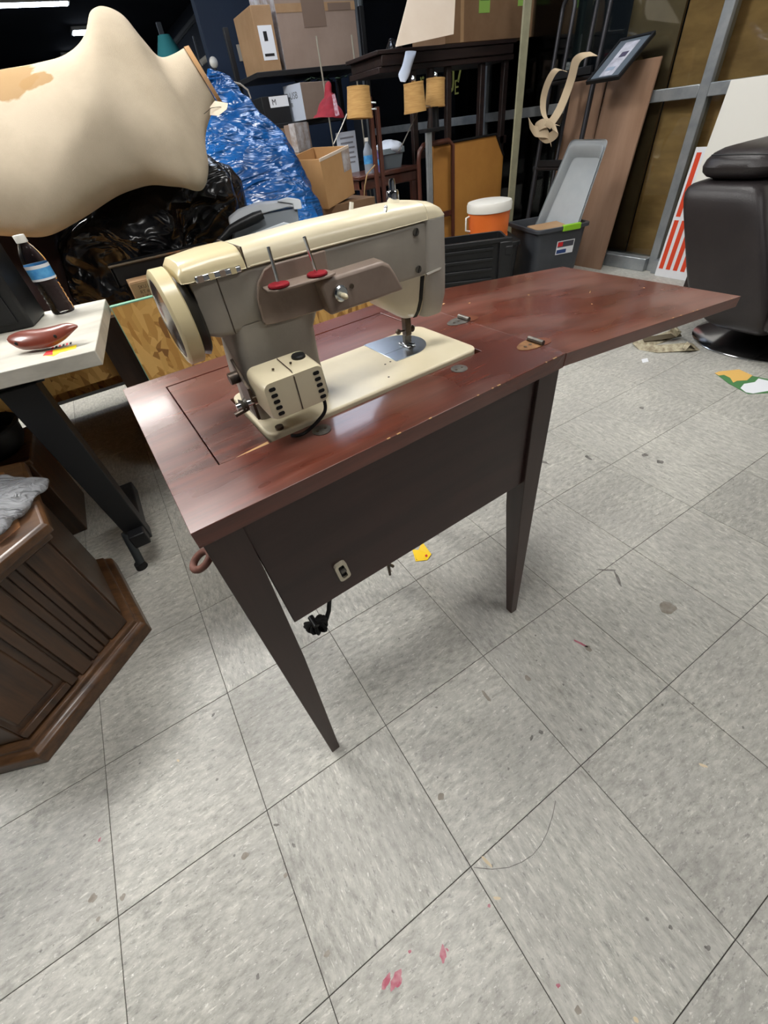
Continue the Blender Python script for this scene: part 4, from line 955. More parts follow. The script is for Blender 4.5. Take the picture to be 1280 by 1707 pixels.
# wooden ring on a hook under the cabinet corner
rg = thing('rope_ring', 'thick reddish brown rope ring hanging by a hook near the cabinet leg', 'ring', at(335, 945, z=0) + Vector((-.02, .02, 0)))
rc = TM @ tv(335, 932, .03); rx = ray(335, 932).normalized()
rc = TM @ tv(336, 934, .07)
X_ = (CAM_R @ Vector((.62, .78, 0))).normalized(); Y_ = (CAM_R @ Vector((-.78, .62, 0)) * .55 + rx * .83).normalized()
lp = [rc + X_ * math.cos(2 * math.pi * k / 28) * .0155 + Y_ * math.sin(2 * math.pi * k / 28) * .0155 for k in range(29)]
rr_ = MB().tube(lp, .0052, 10, cap=False).build('ring', mat('red_brown_rope', srgb(96, 58, 48), .7, col2=srgb(120, 80, 68), scale=90), rg, smooth=70)
hk = TM @ Vector((.02, .07, .60))
tp = rc + X_ * .017
MB().tube([tp + Vector((0, 0, -.004)), tp + Vector((-.002, .004, .012)), tp + Vector((-.003, .01, .03)), TM @ Vector((.012, .10, .70))], .0016, 8).build('hook', M_OILED, rg)

# yellow price tag on the floor
yt = thing('yellow_price_tag', 'creased yellow paper price tag on the floor beneath the cabinet', 'tag', at(705, 925, z=0))
Y0 = [at(x, y, z=.0012) for x, y in ((687, 917), (697, 918), (699, 934), (693, 936))]
M_YT = mat('bright_yellow_tag', srgb(244, 204, 10), .5)
pf = [at(687, 916, z=.001), at(693, 936, z=.001), at(712, 934, z=.001), at(719, 924, z=.004), at(704, 904, z=.012), at(697, 917, z=.003)]
MB().prism(pf, (0, 0, .0008)).build('tag_paper', M_YT, yt, smooth=0)
MB().prism([at(x, y, z=.0016) for x, y in ((690, 919), (693, 919), (697, 933), (694, 934))], (0, 0, .0006)).build('tag_barcode', mat('tag_black', srgb(50, 42, 8), .6), yt, smooth=0)
MB().prism([at(x, y, z=.0042) for x, y in ((708, 926), (711, 924), (713, 927), (710, 929))], (0, 0, .0006)).build('tag_print', MATS['red_print'], yt, smooth=0)
# little bracket hanging behind the panel
sm_ = tv(649, 945, .30)
hg = thing('hanging_bolt', 'rusty steel bolt hanging below the middle of the cabinet front panel', 'bolt', TM @ sm_)
MB(TM).tube([tv(640, 925, .30), tv(647, 940, .30), tv(650, 958, .30)], [.006, .006, .004], 8).build('bolt_shaft', M_OILED, hg)
MB(TM).cyl(tv(643, 938, .30), tv(655, 944, .30), .005, n=8).build('bolt_arm', M_OILED, hg)

# ================================================================ right side
# recliner: reclined leather back on a chrome swivel disc
rec = thing('recliner_chair', 'black leather recliner on a round chrome swivel base by the storefront', 'recliner', (3.58, .2, 0))
MB().lathe([(.001, .0), (.300, 0), (.302, .006), (.296, .012), (.24, .026), (.15, .048), (.06, .062), (.001, .064)], (3.58, .20, 0), n=56).build('swivel_base', mat('dull_chrome', (.42, .42, .43), .16, 1.0), rec, smooth=50)
MB().cyl((3.58, .2, .06), (3.58, .2, .14), .05, n=24).build('base_column', M_BLACKM, rec)
def ysec(z, y0, y1, x0, x1, r): return [(x + (x0 + x1) / 2, y + (y0 + y1) / 2, z) for x, y in rrect(x1 - x0, y1 - y0, r, 5)]
MB().loft([ysec(.095, .10, .30, 3.32, 3.85, .05), ysec(.13, .09, .37, 3.27, 3.9, .05), ysec(.19, .10, .44, 3.25, 3.93, .04), ysec(.28, .13, .50, 3.24, 3.95, .035), ysec(.45, .22, .575, 3.24, 3.95, .035), ysec(.60, .30, .645, 3.24, 3.95, .035), ysec(.655, .33, .668, 3.245, 3.95, .04), ysec(.682, .36, .66, 3.27, 3.93, .05), ysec(.69, .40, .62, 3.31, 3.9, .05)]).build('chair_back', M_LEATHER, rec, smooth=60, sub=1)
MB().loft([ysec(.682, .42, .58, 3.36, 3.9, .06), ysec(.695, .36, .645, 3.30, 3.95, .08), ysec(.735, .34, .665, 3.275, 3.97, .09), ysec(.785, .36, .645, 3.30, 3.95, .09), ysec(.805, .42, .59, 3.38, 3.9, .06)]).build('headrest', M_LEATHER, rec, smooth=60, sub=1)
MB().tube([(3.292, .37, .777), (3.284, .50, .780), (3.305, .61, .777)], .003, 6).build('headrest_seam', M_BLACKM, rec)
MB().b2((3.34, -.55, .16), (3.90, .12, .40)).build('seat', M_LEATHER, rec, bevel=.04, seg=4)
MB().b2((3.26, -.50, .14), (3.36, .12, .55)).build('armrest', M_LEATHER, rec, bevel=.035, seg=4)
MB().b2((3.88, -.50, .14), (3.98, .12, .55)).build('armrest', M_LEATHER, rec, bevel=.035, seg=4)
yl = at(1279, 360, y=.30)
MB().b2((yl.x, .296, yl.z - .04), (yl.x + .05, .300, yl.z + .02)).build('price_label', M_YT, rec, smooth=0)

# white board, striped sign leaning on the storefront
def lean(name, label, cat, y0, y1, x0, x1, z0, z1, th, m):
    dv = Vector((x1 - x0, 0, z1 - z0)).normalized(); nv = Vector((dv.z, 0, -dv.x)) * th
    p = [Vector((x0, y1, z0)), Vector((x0, y0, z0)), Vector((x1, y0, z1)), Vector((x1, y1, z1))]
    t = thing(name, label, cat, (x0, (y0 + y1) / 2, z0))
    MB().prism(p, nv).build('board', m, t, bevel=.001)
    return t, p, dv, nv
lean('white_board', 'large plain white board leaning on the storefront behind the recliner', 'board', -.3, 1.11, 4.17, 4.22, .46, 1.0, .008, M_WHITEP)
lc_ = thing('low_chest', 'low dark chest hidden behind the recliner under the white board', 'chest', (4.15, .2, 0))
MB().b2((4.02, -.4, 0), (4.27, .88, .46)).build('chest_body', M_HUTCH, lc_, bevel=.004)
st_, p, dv, nv = lean('striped_sign', 'white sign panel with orange red stripes leaning beside the white board', 'sign', .92, 1.222, 4.255, 4.285, .0, .715, .006, M_WHITE)
M_STRIPE = mat('orange_red_stripe', srgb(214, 66, 30), .6)
for k in range(4):
    y1 = 1.206 - k * .052; n_ = -nv.normalized() * .0012
    for s0, s1 in ((.05, .34), (.36, .69)):
        a = [Vector((4.255, y, 0)) + dv * s for y, s in ((y1, s0), (y1 - .030, s0), (y1 - .030, s1), (y1, s1))]
        MB().prism([q - nv.normalized() * .0004 for q in a], n_).build('stripe', M_STRIPE, st_, smooth=0)

# flyer, scraps and husks on the floor
fl = thing('floor_flyer', 'glossy flyer with orange, green and white shapes lying on the floor', 'flyer', at(1240, 635, z=0))
def flat(pts, h, name, m, parent): return MB().prism([at(x, y, z=h) for x, y in pts], (0, 0, .0006)).build(name, m, parent, smooth=0)
flat(((1191, 622), (1232, 617), (1255, 627), (1290, 634), (1290, 655), (1247, 657), (1215, 640)), .0008, 'flyer_sheet', mat('flyer_green', srgb(82, 130, 82), .4), fl)
flat(((1191, 622), (1200, 619), (1232, 616), (1254, 626), (1245, 634), (1228, 635), (1222, 638), (1217, 630), (1207, 625), (1198, 626)), .0016, 'flyer_orange', mat('flyer_orange_ink', srgb(226, 182, 104), .4), fl)
flat(((1234, 647), (1240, 640), (1258, 637), (1264, 631), (1290, 637), (1290, 650), (1255, 656), (1243, 654)), .0016, 'flyer_white', M_WHITE, fl)
sc_ = flat(((1069, 599), (1079, 597), (1081, 603), (1071, 605)), .001, 'paper_scrap', M_WHITE, None); tag(sc_, 'tiny white paper scrap on the grey floor tiles', 'scrap')
M_HUSK = mat('dried_husk', srgb(186, 178, 152), .7, col2=srgb(126, 114, 92), scale=40)
hus = thing('dried_husk', 'curled dried leaf husk with a raised tip beside the recliner base', 'husk', at(1100, 572, z=0))
MB().ribbon([at(x, y, z=h) for x, y, h in ((1056, 572, .012), (1068, 574, .004), (1085, 570, .01), (1105, 563, .014), (1122, 556, .03), (1130, 548, .07), (1124, 546, .09))], (.01, .05, .02), .004).build('husk_blade', M_HUSK, hus)
MB().ribbon([at(x, y, z=h) for x, y, h in ((1072, 566, .02), (1090, 564, .022), (1118, 560, .025), (1134, 557, .02))], (.02, .03, .01), .003).build('husk_blade', mat('dark_husk', srgb(84, 74, 56), .8), hus)
hu2 = thing('dried_husk', 'flat torn dried husk lying by the rim of the recliner base', 'husk', at(1130, 582, z=0))
MB().ribbon([at(x, y, z=h) for x, y, h in ((1060, 578, .006), (1090, 582, .010), (1120, 580, .012), (1145, 578, .02), (1160, 578, .006))], (.02, .06, .015), .003).build('husk_blade', M_HUSK, hu2)
MB().ribbon([at(x, y, z=h) for x, y, h in ((1140, 582, .02), (1148, 572, .04), (1156, 580, .01))], (.02, .03, .0), .002).build('husk_blade', M_HUSK, hu2)

# ---------------------------------------------------------------- charcoal tote with lime latch
TZ = .38
n_, r_, l_ = at(895, 386, z=TZ), at(987, 369, z=TZ), at(840, 371, z=TZ)
ex = (r_ - n_).normalized(); ey = Vector((-ex.y, ex.x, 0)); tw, td = (r_ - n_).length, (l_ - n_).length
TTM = frameM((n_.x, n_.y, 0), ex, ey)
tt_ = thing('storage_tote', 'charcoal plastic storage tote with a lime green latch', 'storage tote', n_.xy.to_3d(), math.atan2(ex.y, ex.x))
def rq(x0, x1, y0, y1, z, r=.04): return [(x + (x0 + x1) / 2, y + (y0 + y1) / 2, z) for x, y in rrect(x1 - x0, y1 - y0, r, 4)]
MB(TTM).loft([rq(.05, tw - .05, .05, td - .05, .0), rq(.035, tw - .035, .035, td - .035, .10), rq(.018, tw - .018, .018, td - .018, TZ - .025), rq(0, tw, 0, td, TZ - .023), rq(0, tw, 0, td, TZ), rq(.02, tw - .02, .02, td - .02, TZ), rq(.03, tw - .03, .03, td - .03, TZ - .04), rq(.055, tw - .055, .055, td - .055, .012)]).build('tub', M_TOTE, tt_, smooth=40, bevel=.003)
MB(TTM).b2((tw * .48, -.006, TZ - .03), (tw * .80, .022, TZ + .007)).build('latch', M_LIME, tt_, bevel=.005, seg=3)
lbm = TTM @ Matrix.Translation((tw * .44, .0272, .205)) @ Matrix.Rotation(R(94.7), 4, 'X')
lo_ = MB(lbm).b2((0, 0, .0), (.135, .085, .0015)).build('product_label', M_WHITE, tt_, smooth=0)
MB(lbm).b2((.006, .045, .001), (.129, .080, .0022)).build('label_picture', mat('label_grey', srgb(70, 70, 80), .5), lo_, smooth=0)
MB(lbm).b2((.006, .052, .0015), (.045, .078, .003)).build('label_logo', MATS['red_print'], lo_, smooth=0)
MB(lbm).b2((.006, .006, .001), (.08, .030, .0022)).build('label_strip', mat('label_blue', srgb(40, 66, 120), .5), lo_, smooth=0)
# cardboard piece in the tote, frosted bin leaning in it
cpM = TTM @ Matrix.Translation((.031, .031, TZ - .024)) @ Matrix.Rotation(R(3), 4, 'X')
cpo = thing('cardboard_sheet', 'flat brown cardboard piece lying in the charcoal tote', 'cardboard', TTM @ Vector((tw * .35, td * .3, TZ - .02)))
MB(cpM).b2((0, 0, 0), (.23, .17, .018)).build('cardboard_slab', M_CARD, cpo, bevel=.002)
mq = [at(897, 368, x=3.73), at(963, 374, x=3.79), at(1009, 240, x=3.84), at(951, 240, x=3.78)]
for i_, j_ in ((0, 3), (1, 2)):                 # the lower end reaches down into the tote
    d_ = mq[i_] - mq[j_]; mq[i_] = mq[i_] + d_ * ((mq[i_].z - .045) / -d_.z)
cn = (mq[1] - mq[0]).cross(mq[3] - mq[0]).normalized()
if cn.dot(ray(950, 300)) < 0: cn = -cn
fb = thing('frosted_bin', 'translucent white plastic bin standing tilted in the charcoal tote', 'plastic bin', (mq[0] + mq[1]) / 2)
ctr = sum(mq, Vector()) / 4
def shr(q, k, d, n=5):
    """rounded quad scaled about its centre and moved along the depth"""
    out = []; Q = [ctr + (p_ - ctr) * k for p_ in q]
    for i in range(4):
        a, b, c = Q[i - 1], Q[i], Q[(i + 1) % 4]
        for j in range(n):
            u = j / (n - 1); s0 = b + (a - b).normalized() * .03; s1 = b + (c - b).normalized() * .03
            out.append(s0 * (1 - u) ** 2 + b * 2 * u * (1 - u) + s1 * u * u + cn * d)
    return out
MB().loft([shr(mq, 1.06, -.005), shr(mq, 1.06, .006), shr(mq, 1.0, .008), shr(mq, .84, .062), shr(mq, .82, .059), shr(mq, .965, .0), shr(mq, 1.0, -.005)], cap=False).build('bin_shell', M_FROST, fb, smooth=40)
MB().loft([shr(mq, .84, .061), shr(mq, .84, .0635)]).build('bin_base', M_FROST, fb, smooth=40)

# ---------------------------------------------------------------- black ribbed crate, cooler on a lidded bin
ZC = .44
n_, l_ = at(848, 396, z=ZC), at(714, 413, z=ZC); ex = (l_ - n_).normalized(); n_ = n_ - ex * .0
ey = Vector((ex.y, -ex.x, 0)); ey = ey if ey.y > 0 else -ey
cw = (l_ - n_).length + .12
CRM = frameM((n_.x, n_.y, 0), ex, ey) if ex.cross(ey).z > 0 else Matrix(((ex.x, ey.x, 0, n_.x), (ex.y, ey.y, 0, n_.y), (0, 0, 1, 0), (0, 0, 0, 1)))
cr = thing('ribbed_crate', 'black plastic crate with raised horizontal ribs behind the drop leaf', 'crate', n_.xy.to_3d())
cd_ = .24
MB(CRM).loft([rq(.01, cw - .01, .01, cd_ - .01, 0, .02), rq(0, cw, 0, cd_, ZC, .02), rq(.012, cw - .012, .012, cd_ - .012, ZC, .02), rq(.022, cw - .022, .022, cd_ - .022, .01, .02)]).build('crate_shell', M_BLACKP, cr, bevel=.002)
for k in range(5): MB(CRM).b2((.09, -.012 + .0008 * k, ZC - .055 - k * .058), (cw - .02, .012, ZC - .040 - k * .058)).build('rib', M_BLACKP, cr, bevel=.003)
MB(CRM).b2((-.02, -.014, ZC - .020), (cw, .012, ZC + .004)).build('rim', M_BLACKP, cr, bevel=.004)
for s in (0, 1): MB(CRM).b2((-.022, -.020, .02), (.055, .03, ZC - .015)).b2((-.028, -.024, ZC - .09), (.02, .02, ZC - .04)).build('corner_post', M_BLACKP, cr, bevel=.006) if s == 0 else None
KZ = .34
cc_ = at(815, 400, z=KZ + .005) + Vector((.055, .075, 0))
kb = thing('lidded_bin', 'low black lidded bin under the orange cooler', 'storage bin', (cc_.x, cc_.y, 0), R(-30))
KM = rotM((cc_.x, cc_.y, 0), R(-30))
MB(KM).loft([rq(-.26, .17, -.16, .18, 0), rq(-.28, .19, -.18, .20, KZ - .03)]).build('bin_tub', M_BLACKP, kb, bevel=.003)
MB(KM).loft([rq(-.29, .20, -.19, .21, KZ - .032), rq(-.29, .20, -.19, .21, KZ - .008), rq(-.27, .18, -.17, .19, KZ)]).build('bin_lid', M_BLACKP, kb, bevel=.003)
co = thing('drink_cooler', 'round orange drink cooler with a white lid on the black bin', 'cooler', (cc_.x, cc_.y, KZ))
oc = Vector((cc_.x, cc_.y, KZ))
MB().lathe([(.001, 0), (.135, 0), (.142, .01), (.142, .018), (.138, .022), (.146, .15), (.148, .175), (.001, .175)], oc, n=40).build('cooler_body', M_ORANGE, co, smooth=40)
MB().lathe([(.150, .165), (.155, .168), (.157, .205), (.150, .222), (.12, .228), (.001, .230)], oc, n=40).build('cooler_lid', M_WHITEP, co, smooth=40)
hd = (at(783, 380, z=.42) - oc); hv = Vector((-.75, .25, 0)).normalized()
MB().tube([oc + hv * .148 + Vector((0, 0, .15)), oc + hv * .172 + Vector((0, 0, .145)), oc + hv * .172 + Vector((0, 0, .07)), oc + hv * .14 + Vector((0, 0, .06))], .007, 8).build('cooler_handle', M_WHITEP, co, smooth=60)

# ---------------------------------------------------------------- hand truck, boards, frame, straps
hx = 4.18
ha, hb2 = at(900, 130, x=hx), at(985, 130, x=hx)
yA, yB = 2.36, 1.98
M_HT = mat('dull_steel_tube', srgb(66, 66, 70), .4, .7)
htk = thing('hand_truck', 'tall black steel hand truck with curved handles leaning by the storefront', 'hand truck', (hx, (yA + yB) / 2, 0))
hz = lambda y, z: Vector((hx - .12 + .10 * z, y, z))
for y in (yA, yB):
    MB().tube([hz(y, .04), hz(y, .6), hz(y, 1.12)], .017, 10).build('rail', M_HT, htk, smooth=60)
for y, s in ((yA, -1), (yB, 1)):
    pts = [hz(y, 1.10), hz(y, 1.44)] + [hz(y + s * .05 * (1 - math.cos(R(a))), 1.46 + .05 * math.sin(R(a))) for a in range(0, 181, 30)] + [hz(y + s * .1, 1.30), hz(y + s * .1, 1.12)]
    MB().tube(pts, .013, 10).build('handle', M_HT, htk, smooth=60)
for z in (1.115, .64, .20):
    MB().tube([hz(yA + .02, z), hz(yB - .06, z)], .017, 10).build('crossbar', M_HT, htk)
    MB().b2((hx - .15 + .1 * z, yB + .02, z + .01), (hx - .13 + .1 * z, yA - .03, z + .05)).build('cross_plate', M_BLACKM, htk, bevel=.002)
for y in (2.17,): MB().tube([hz(y, .1), hz(y, 1.1)], .012, 8).build('rail', M_HT, htk)
MB().b2((hx - .16, yB - .06, .0), (hx - .08, yA + .04, .012)).build('toe_plate', M_BLACKM, htk, bevel=.002)
for y in (yB + .06, yA - .06):
    MB().lathe([(.02, -.02), (.095, -.02), (.11, -.012), (.11, .012), (.095, .02), (.02, .02)], (hx - .06, y, .11), (0, 1, 0), n=28).build('wheel', M_RUBBER, htk, smooth=40)
# strap looped on the hand truck
M_STRAP = mat('beige_webbing', srgb(196, 176, 146), .85, bump=.2, bscale=300)
stp = thing('webbing_strap', 'beige webbing strap looped over the hand truck crossbars', 'strap', at(920, 200, x=hx - .1))
sx_ = hx - .12
def sp(pts, w): return MB().ribbon([at(a, b, x=sx_ - .02 * math.sin(i * .3)) for i, (a, b) in enumerate(resample(pts, 4))], Vector(w) * 1.25, .003).build('strap_band', M_STRAP, stp, smooth=60)
sp(((940, 118), (928, 116), (918, 128), (909, 150), (905, 172), (907, 192), (916, 204), (928, 208)), (0, .045, .012))
sp(((990, 90), (972, 92), (960, 102), (954, 125), (946, 150), (934, 180), (922, 200), (912, 212)), (.0, .05, .02))
sp(((918, 205), (905, 206), (895, 213), (896, 224), (908, 232), (922, 226), (928, 216), (918, 208)), (0, .03, .04))
sp(((882, 205), (890, 218), (900, 220), (912, 222), (918, 236)), (0, .02, .05))
# brown corrugated boards
M_BRD = mat('brown_corrugated_board', srgb(150, 120, 98), .8, col2=srgb(136, 106, 84), scale=2.5, stretch=(1, 4, .6), detail=6)
lean('brown_board', 'tall brown corrugated board leaning right behind the hand truck rails', 'board', 1.99, 2.30, 4.235, 4.31, 0, 1.13, .012, M_BRD)
lean('brown_board', 'tall brown corrugated board with a crushed corner, leaning under the black picture frame', 'board', 1.62, 1.97, 4.17, 4.31, 0, 1.15, .014, M_BRD)
# dark strap strip between the boards
# picture frame lying on top of the boards
Fq = [Vector((4.02, 1.925, 1.085)), Vector((4.02, 1.685, 1.085)), Vector((4.29, 1.700, 1.262)), Vector((4.29, 1.935, 1.262))]
fe1 = (Fq[1] - Fq[0]); fe2 = (Fq[3] - Fq[0]); FM_ = frameM(Fq[0], fe1, fe2); fw, fh = fe1.length, fe2.length
pf_ = thing('picture_frame', 'black picture frame with grey mat tilted on the brown boards', 'picture frame', Fq[0])
fz = 1 if (FM_.to_3x3() @ Vector((0, 0, 1))).z > 0 else -1
for a, b in (((0, 0), (fw, .014)), ((0, fh - .014), (fw, fh)), ((0, .014), (.014, fh - .014)), ((fw - .014, .014), (fw, fh - .014))):
    MB(FM_).b2((a[0], a[1], -.016 * fz), (b[0], b[1], .004 * fz)).build('frame_bar', M_BLACKM, pf_, bevel=.001)
MB(FM_).b2((.01, .01, -.012 * fz), (fw - .01, fh - .01, -.004 * fz)).build('mat_board', mat('blue_grey_mat', srgb(92, 102, 112), .4), pf_, smooth=0)
MB(FM_).b2((fw * .30, fh * .10, -.006 * fz), (fw * .70, fh * .88, -.002 * fz)).build('photo_print', mat('pale_print', srgb(206, 208, 218), .4, col2=srgb(150, 150, 164), scale=14), pf_, smooth=0)
MB(FM_).b2((fw * .44, fh * .52, -.003 * fz), (fw * .64, fh * .64, -.001 * fz)).build('print_mark', mat('print_dark', srgb(74, 70, 92), .5), pf_, smooth=0)
MB(FM_).b2((fw * .36, fh * .22, -.003 * fz), (fw * .60, fh * .30, -.001 * fz)).build('print_mark', mat('print_blue', srgb(140, 156, 176), .5), pf_, smooth=0)
# cream rack post with green post behind
ct, cbm = at(876, 58, y=2.5), at(851, 362, y=2.5)
crk_ = thing('rack_post', 'cream painted slotted steel rack post between hutch and hand truck', 'post', (ct.x, 2.5, 0))
MB().b2((ct.x - .035, 2.5, 0), (ct.x + .020, 2.515, 1.62)).build('post_flange', mat('cream_green_paint', srgb(164, 160, 132), .6, col2=srgb(146, 144, 120), scale=12), crk_, bevel=.002)
MB().b2((ct.x + .020, 2.5, 0), (ct.x + .034, 2.56, 1.62)).build('post_web', MATS['cream_green_paint'], crk_, bevel=.002)
gp = thing('green_post', 'dark green square rack post right beside the cream post', 'post', (ct.x + .07, 2.56, 0))
MB().b2((ct.x + .042, 2.55, 0), (ct.x + .085, 2.59, 1.7)).build('post_tube', mat('dark_green_paint', srgb(42, 66, 56), .5), gp, bevel=.002)
MB().b2((ct.x + .046, 2.546, .62), (ct.x + .054, 2.551, .74)).build('post_sticker', M_WHITE, gp, smooth=0)
MB().b2((ct.x + .046, 2.546, 1.25), (ct.x + .060, 2.551, 1.36)).build('post_sticker', M_WHITE, gp, smooth=0)

# ================================================================ back of the shop
# tan fibreboard panel with cut corner
TY = 2.66
q = [at(x, y, y=TY) for x, y in ((722, 250), (745, 240), (815, 235), (832, 253))]
x0, x1 = q[0].x, at(836, 300, y=TY).x; zt = (q[0].z + q[1].z) / 2 + .01
tp_ = thing('tan_panel', 'large tan fibreboard panel with a clipped corner standing behind the cooler', 'panel', ((x0 + x1) / 2, TY, 0))
MB().prism([(x0, TY, 0), (x1, TY, 0), (x1, TY, zt - .14), (x1 - .10, TY, zt), (x0, TY, zt)], (0, .02, 0)).build('panel_sheet', M_TANP, tp_, bevel=.002)
MB().tube([(x0, TY - .004, zt + .006), (x1 - .1, TY - .004, zt + .006), (x1, TY - .004, zt - .135)], .008, 8).build('panel_edging', M_BLACKM, tp_)
MB().lathe([(.006, 0), (.012, .0), (.012, .006), (.006, .006)], (x0 + .10, TY - .01, zt + .022), (0, 1, 0), n=16).build('hanging_eye', M_CHROME, tp_)

# hutch: dark open wooden unit with slats; carton on top
HY = 2.80
hl, hr = at(632, 122, y=HY), at(872, 62, y=HY)
hx0, hx1, hz0 = hl.x, 4.22, 1.285
hu = thing('open_hutch', 'dark wooden hutch with turned posts under the big carton', 'hutch', ((hx0 + hx1) / 2, HY + .2, 0))
MB().b2((hx0, HY, hz0), (hx1, HY + .42, hz0 + .03)).build('shelf_board', M_HUTCH, hu, bevel=.003)
MB().b2((hx0 + .02, HY - .012, hz0 + .03), (hx1 - .02, HY + .42, hz0 + .085)).build('cornice', M_HUTCH, hu, bevel=.006)
MB().b2((hx0 - .015, HY - .02, hz0 + .085), (hx1 + .0, HY + .43, hz0 + .105)).build('top_board', M_HUTCH, hu, bevel=.003)
for x in (hx0 + .30, hx0 + .62, hx0 + .95, hx1 - .05):
    MB().b2((x - .022, HY + .02, 0), (x + .022, HY + .06, hz0)).build('post', M_HUTCH, hu, bevel=.003)
tx = hx0 + .46
MB().lathe([(.02, .0), (.02, .80), (.034, .82), (.02, .86), (.026, .92), (.034, .98), (.022, 1.04), (.03, 1.10), (.018, 1.16), (.03, 1.2), (.03, hz0)], (tx, HY + .04, 0), n=16).build('turned_post', M_HUTCH, hu)
MB().b2((hx0 + .28, HY + .02, .80), (hx1, HY + .06, .85)).build('rail', M_HUTCH, hu, bevel=.002)
MB().b2((hx0 + .28, HY + .02, .10), (hx1, HY + .40, .14)).build('shelf_board', M_HUTCH, hu, bevel=.002)
zc = hz0 + .106
# big carton: open, pale flap hanging towards the viewer
bc = thing('big_carton', 'big brown carton with green stickers and a pale open flap on the hutch', 'box', (3.8, HY + .2, zc))
c0 = at(742, 66, y=HY - .02).x; c1 = at(896, 46, y=HY - .02).x
MB().b2((c0, HY - .02, zc), (c1, HY + .38, zc + .48)).build('carton', M_CARDD, bc, bevel=.003)
MB().b2((c0 + .135, HY - .0212, zc + .002), (c0 + .165, HY - .0195, zc + .478)).build('corner_strip', M_CARD, bc, smooth=0)
for (xa, xb, ya, yb) in ((798, 817, 22, 0), (863, 887, 10, -12)):
    p0, p1 = at(xa, ya, y=HY - .022), at(xb, yb, y=HY - .022)
    g_ = MB().b2((p0.x, HY - .0225, p0.z), (p1.x, HY - .0205, p1.z + .05)).build('sticker', mat('green_sticker', srgb(140, 178, 84), .6), bc, smooth=0)
    MB().b2((p0.x + .01, HY - .0232, p0.z + .055), (p1.x - .01, HY - .0222, p0.z + .075)).build('sticker_print', mat('green_print', srgb(84, 116, 50), .6), g_, smooth=0)
fq = [at(660, 78, y=HY - .30), at(756, 57, y=HY - .30), Vector((c0 + .10, HY - .035, zc + .46)), Vector((c0 - .16, HY - .035, zc + .46))]
MB().prism(fq, (0, .006, .004)).build('open_flap', M_CARDP, bc)
MB().hexa([Vector((c0 + .0, HY - .02, zc + .44)), Vector((c0 + .10, HY - .02, zc + .44)), Vector((c0 + .10, HY - .04, zc + .44)), Vector((c0, HY - .04, zc + .44))], [Vector((c0 + .0, HY - .02, zc + .478)), Vector((c0 + .10, HY - .02, zc + .478)), Vector((c0 + .10, HY - .04, zc + .478)), Vector((c0, HY - .04, zc + .478))]).build('flap_fold', M_CARDP, bc)
# hanging white cloth and black bag on the hutch edge
sw = thing('white_sock', 'white cloth sock hanging over the hutch edge', 'sock', at(673, 130, y=HY - .03))
MB().loft(pxsecs(resample([(676, 80, 694, 84, 2.83, .012), (675, 90, 692, 93, 2.765, .016), (670, 110, 686, 112, 2.765, .018), (664, 124, 682, 126, 2.765, .018), (667, 136, 676, 137, 2.765, .01)], 3), 14)).build('sock_cloth', M_PAPERB, sw, smooth=80)
bagsecs([(640, 98, 644, 80, 3.05, .03), (648, 106, 650, 72, 3.05, .07), (660, 104, 664, 78, 3.05, .06), (672, 98, 674, 88, 3.05, .03)], 4, 20, .01, 16, 2, 'black_pouch', M_BAGK, 'small crumpled black plastic pouch on the hutch left end', 'bag', rest=hz0 + .104)

# floor lamps with straw shades
def shade(px0, py0, px1, py1, y, r0, r1, name, parent):
    a, b = at(px0, py0, y=y), at(px1, py1, y=y); ax = b - a; n = 28; h = ax.length
    o = MB().lathe([(r0, 0), (r1, h), (r1 - .006, h), (r0 - .006, 0)], a, ax, n=n, cap=False).build(name, M_STRAW, parent, smooth=50)
    MB().lathe([(r0 + .002, -.002), (r0 + .002, .008), (r0 - .006, .008), (r0 - .006, -.002)], a, ax, n=n, cap=False).build('shade_rim', M_STRAW, o)
    MB().lathe([(r1 + .002, h - .008), (r1 + .002, h + .002), (r1 - .006, h + .002), (r1 - .006, h - .008)], a, ax, n=n, cap=False).build('shade_rim', M_STRAW, o)
    MB().lathe([(.001, h * .25), (.03, h * .3), (.034, h * .5), (.015, h * .75), (.014, h * .95)], a, ax, n=16).build('bulb', M_WHITEP, o)
    return a, b
L1 = 2.6
pw = at(632, 300, y=L1)
la = thing('wooden_floor_lamp', 'wooden floor lamp with one tilted straw shade on a chrome arm', 'lamp', (pw.x, L1, 0))
a, b = shade(600, 197, 597, 145, L1 - .05, .083, .070, 'straw_shade', la)
for dx_ in (-.018, .032): MB().b2((pw.x + dx_ - .013, L1 - .013, 0), (pw.x + dx_ + .013, L1 + .013, 1.17 - .05 * (dx_ > 0))).build('pole', M_CHAIRW, la, bevel=.003)
MB().lathe([(.001, 0), (.15, 0), (.15, .02), (.05, .035), (.001, .036)], (pw.x, L1, 0), n=32).build('base', M_CHAIRW, la)
for z in (1.14, 1.11): MB().cyl((a.x + .03, L1 - .03, z + .01), (pw.x + .02, L1 - .01, z), .006, n=10).build('arm', M_CHROME, la)
MB().tube([at(578, 190, y=L1 - .05), at(569, 212, y=L1 - .05), at(556, 240, y=L1 - .02)], .003, 6).build('cord', M_WHITEP, la)
MB().tube([at(x, y, y=L1 - .1) for x, y in ((625, 275), (612, 290), (608, 310), (606, 345))], .004, 6).build('cord', mat('gold_cord', srgb(170, 140, 96), .6), la)
L2 = 2.52
ps = at(716, 300, y=L2)
lb2 = thing('steel_floor_lamp', 'floor lamp with two straw shades on a fluted steel post', 'lamp', (ps.x, L2, 0))
a2, b2_ = shade(692, 187, 689, 138, L2 - .02, .074, .064, 'straw_shade', lb2)
a3, b3_ = shade(725, 178, 726, 131, L2 + .06, .068, .062, 'straw_shade', lb2)
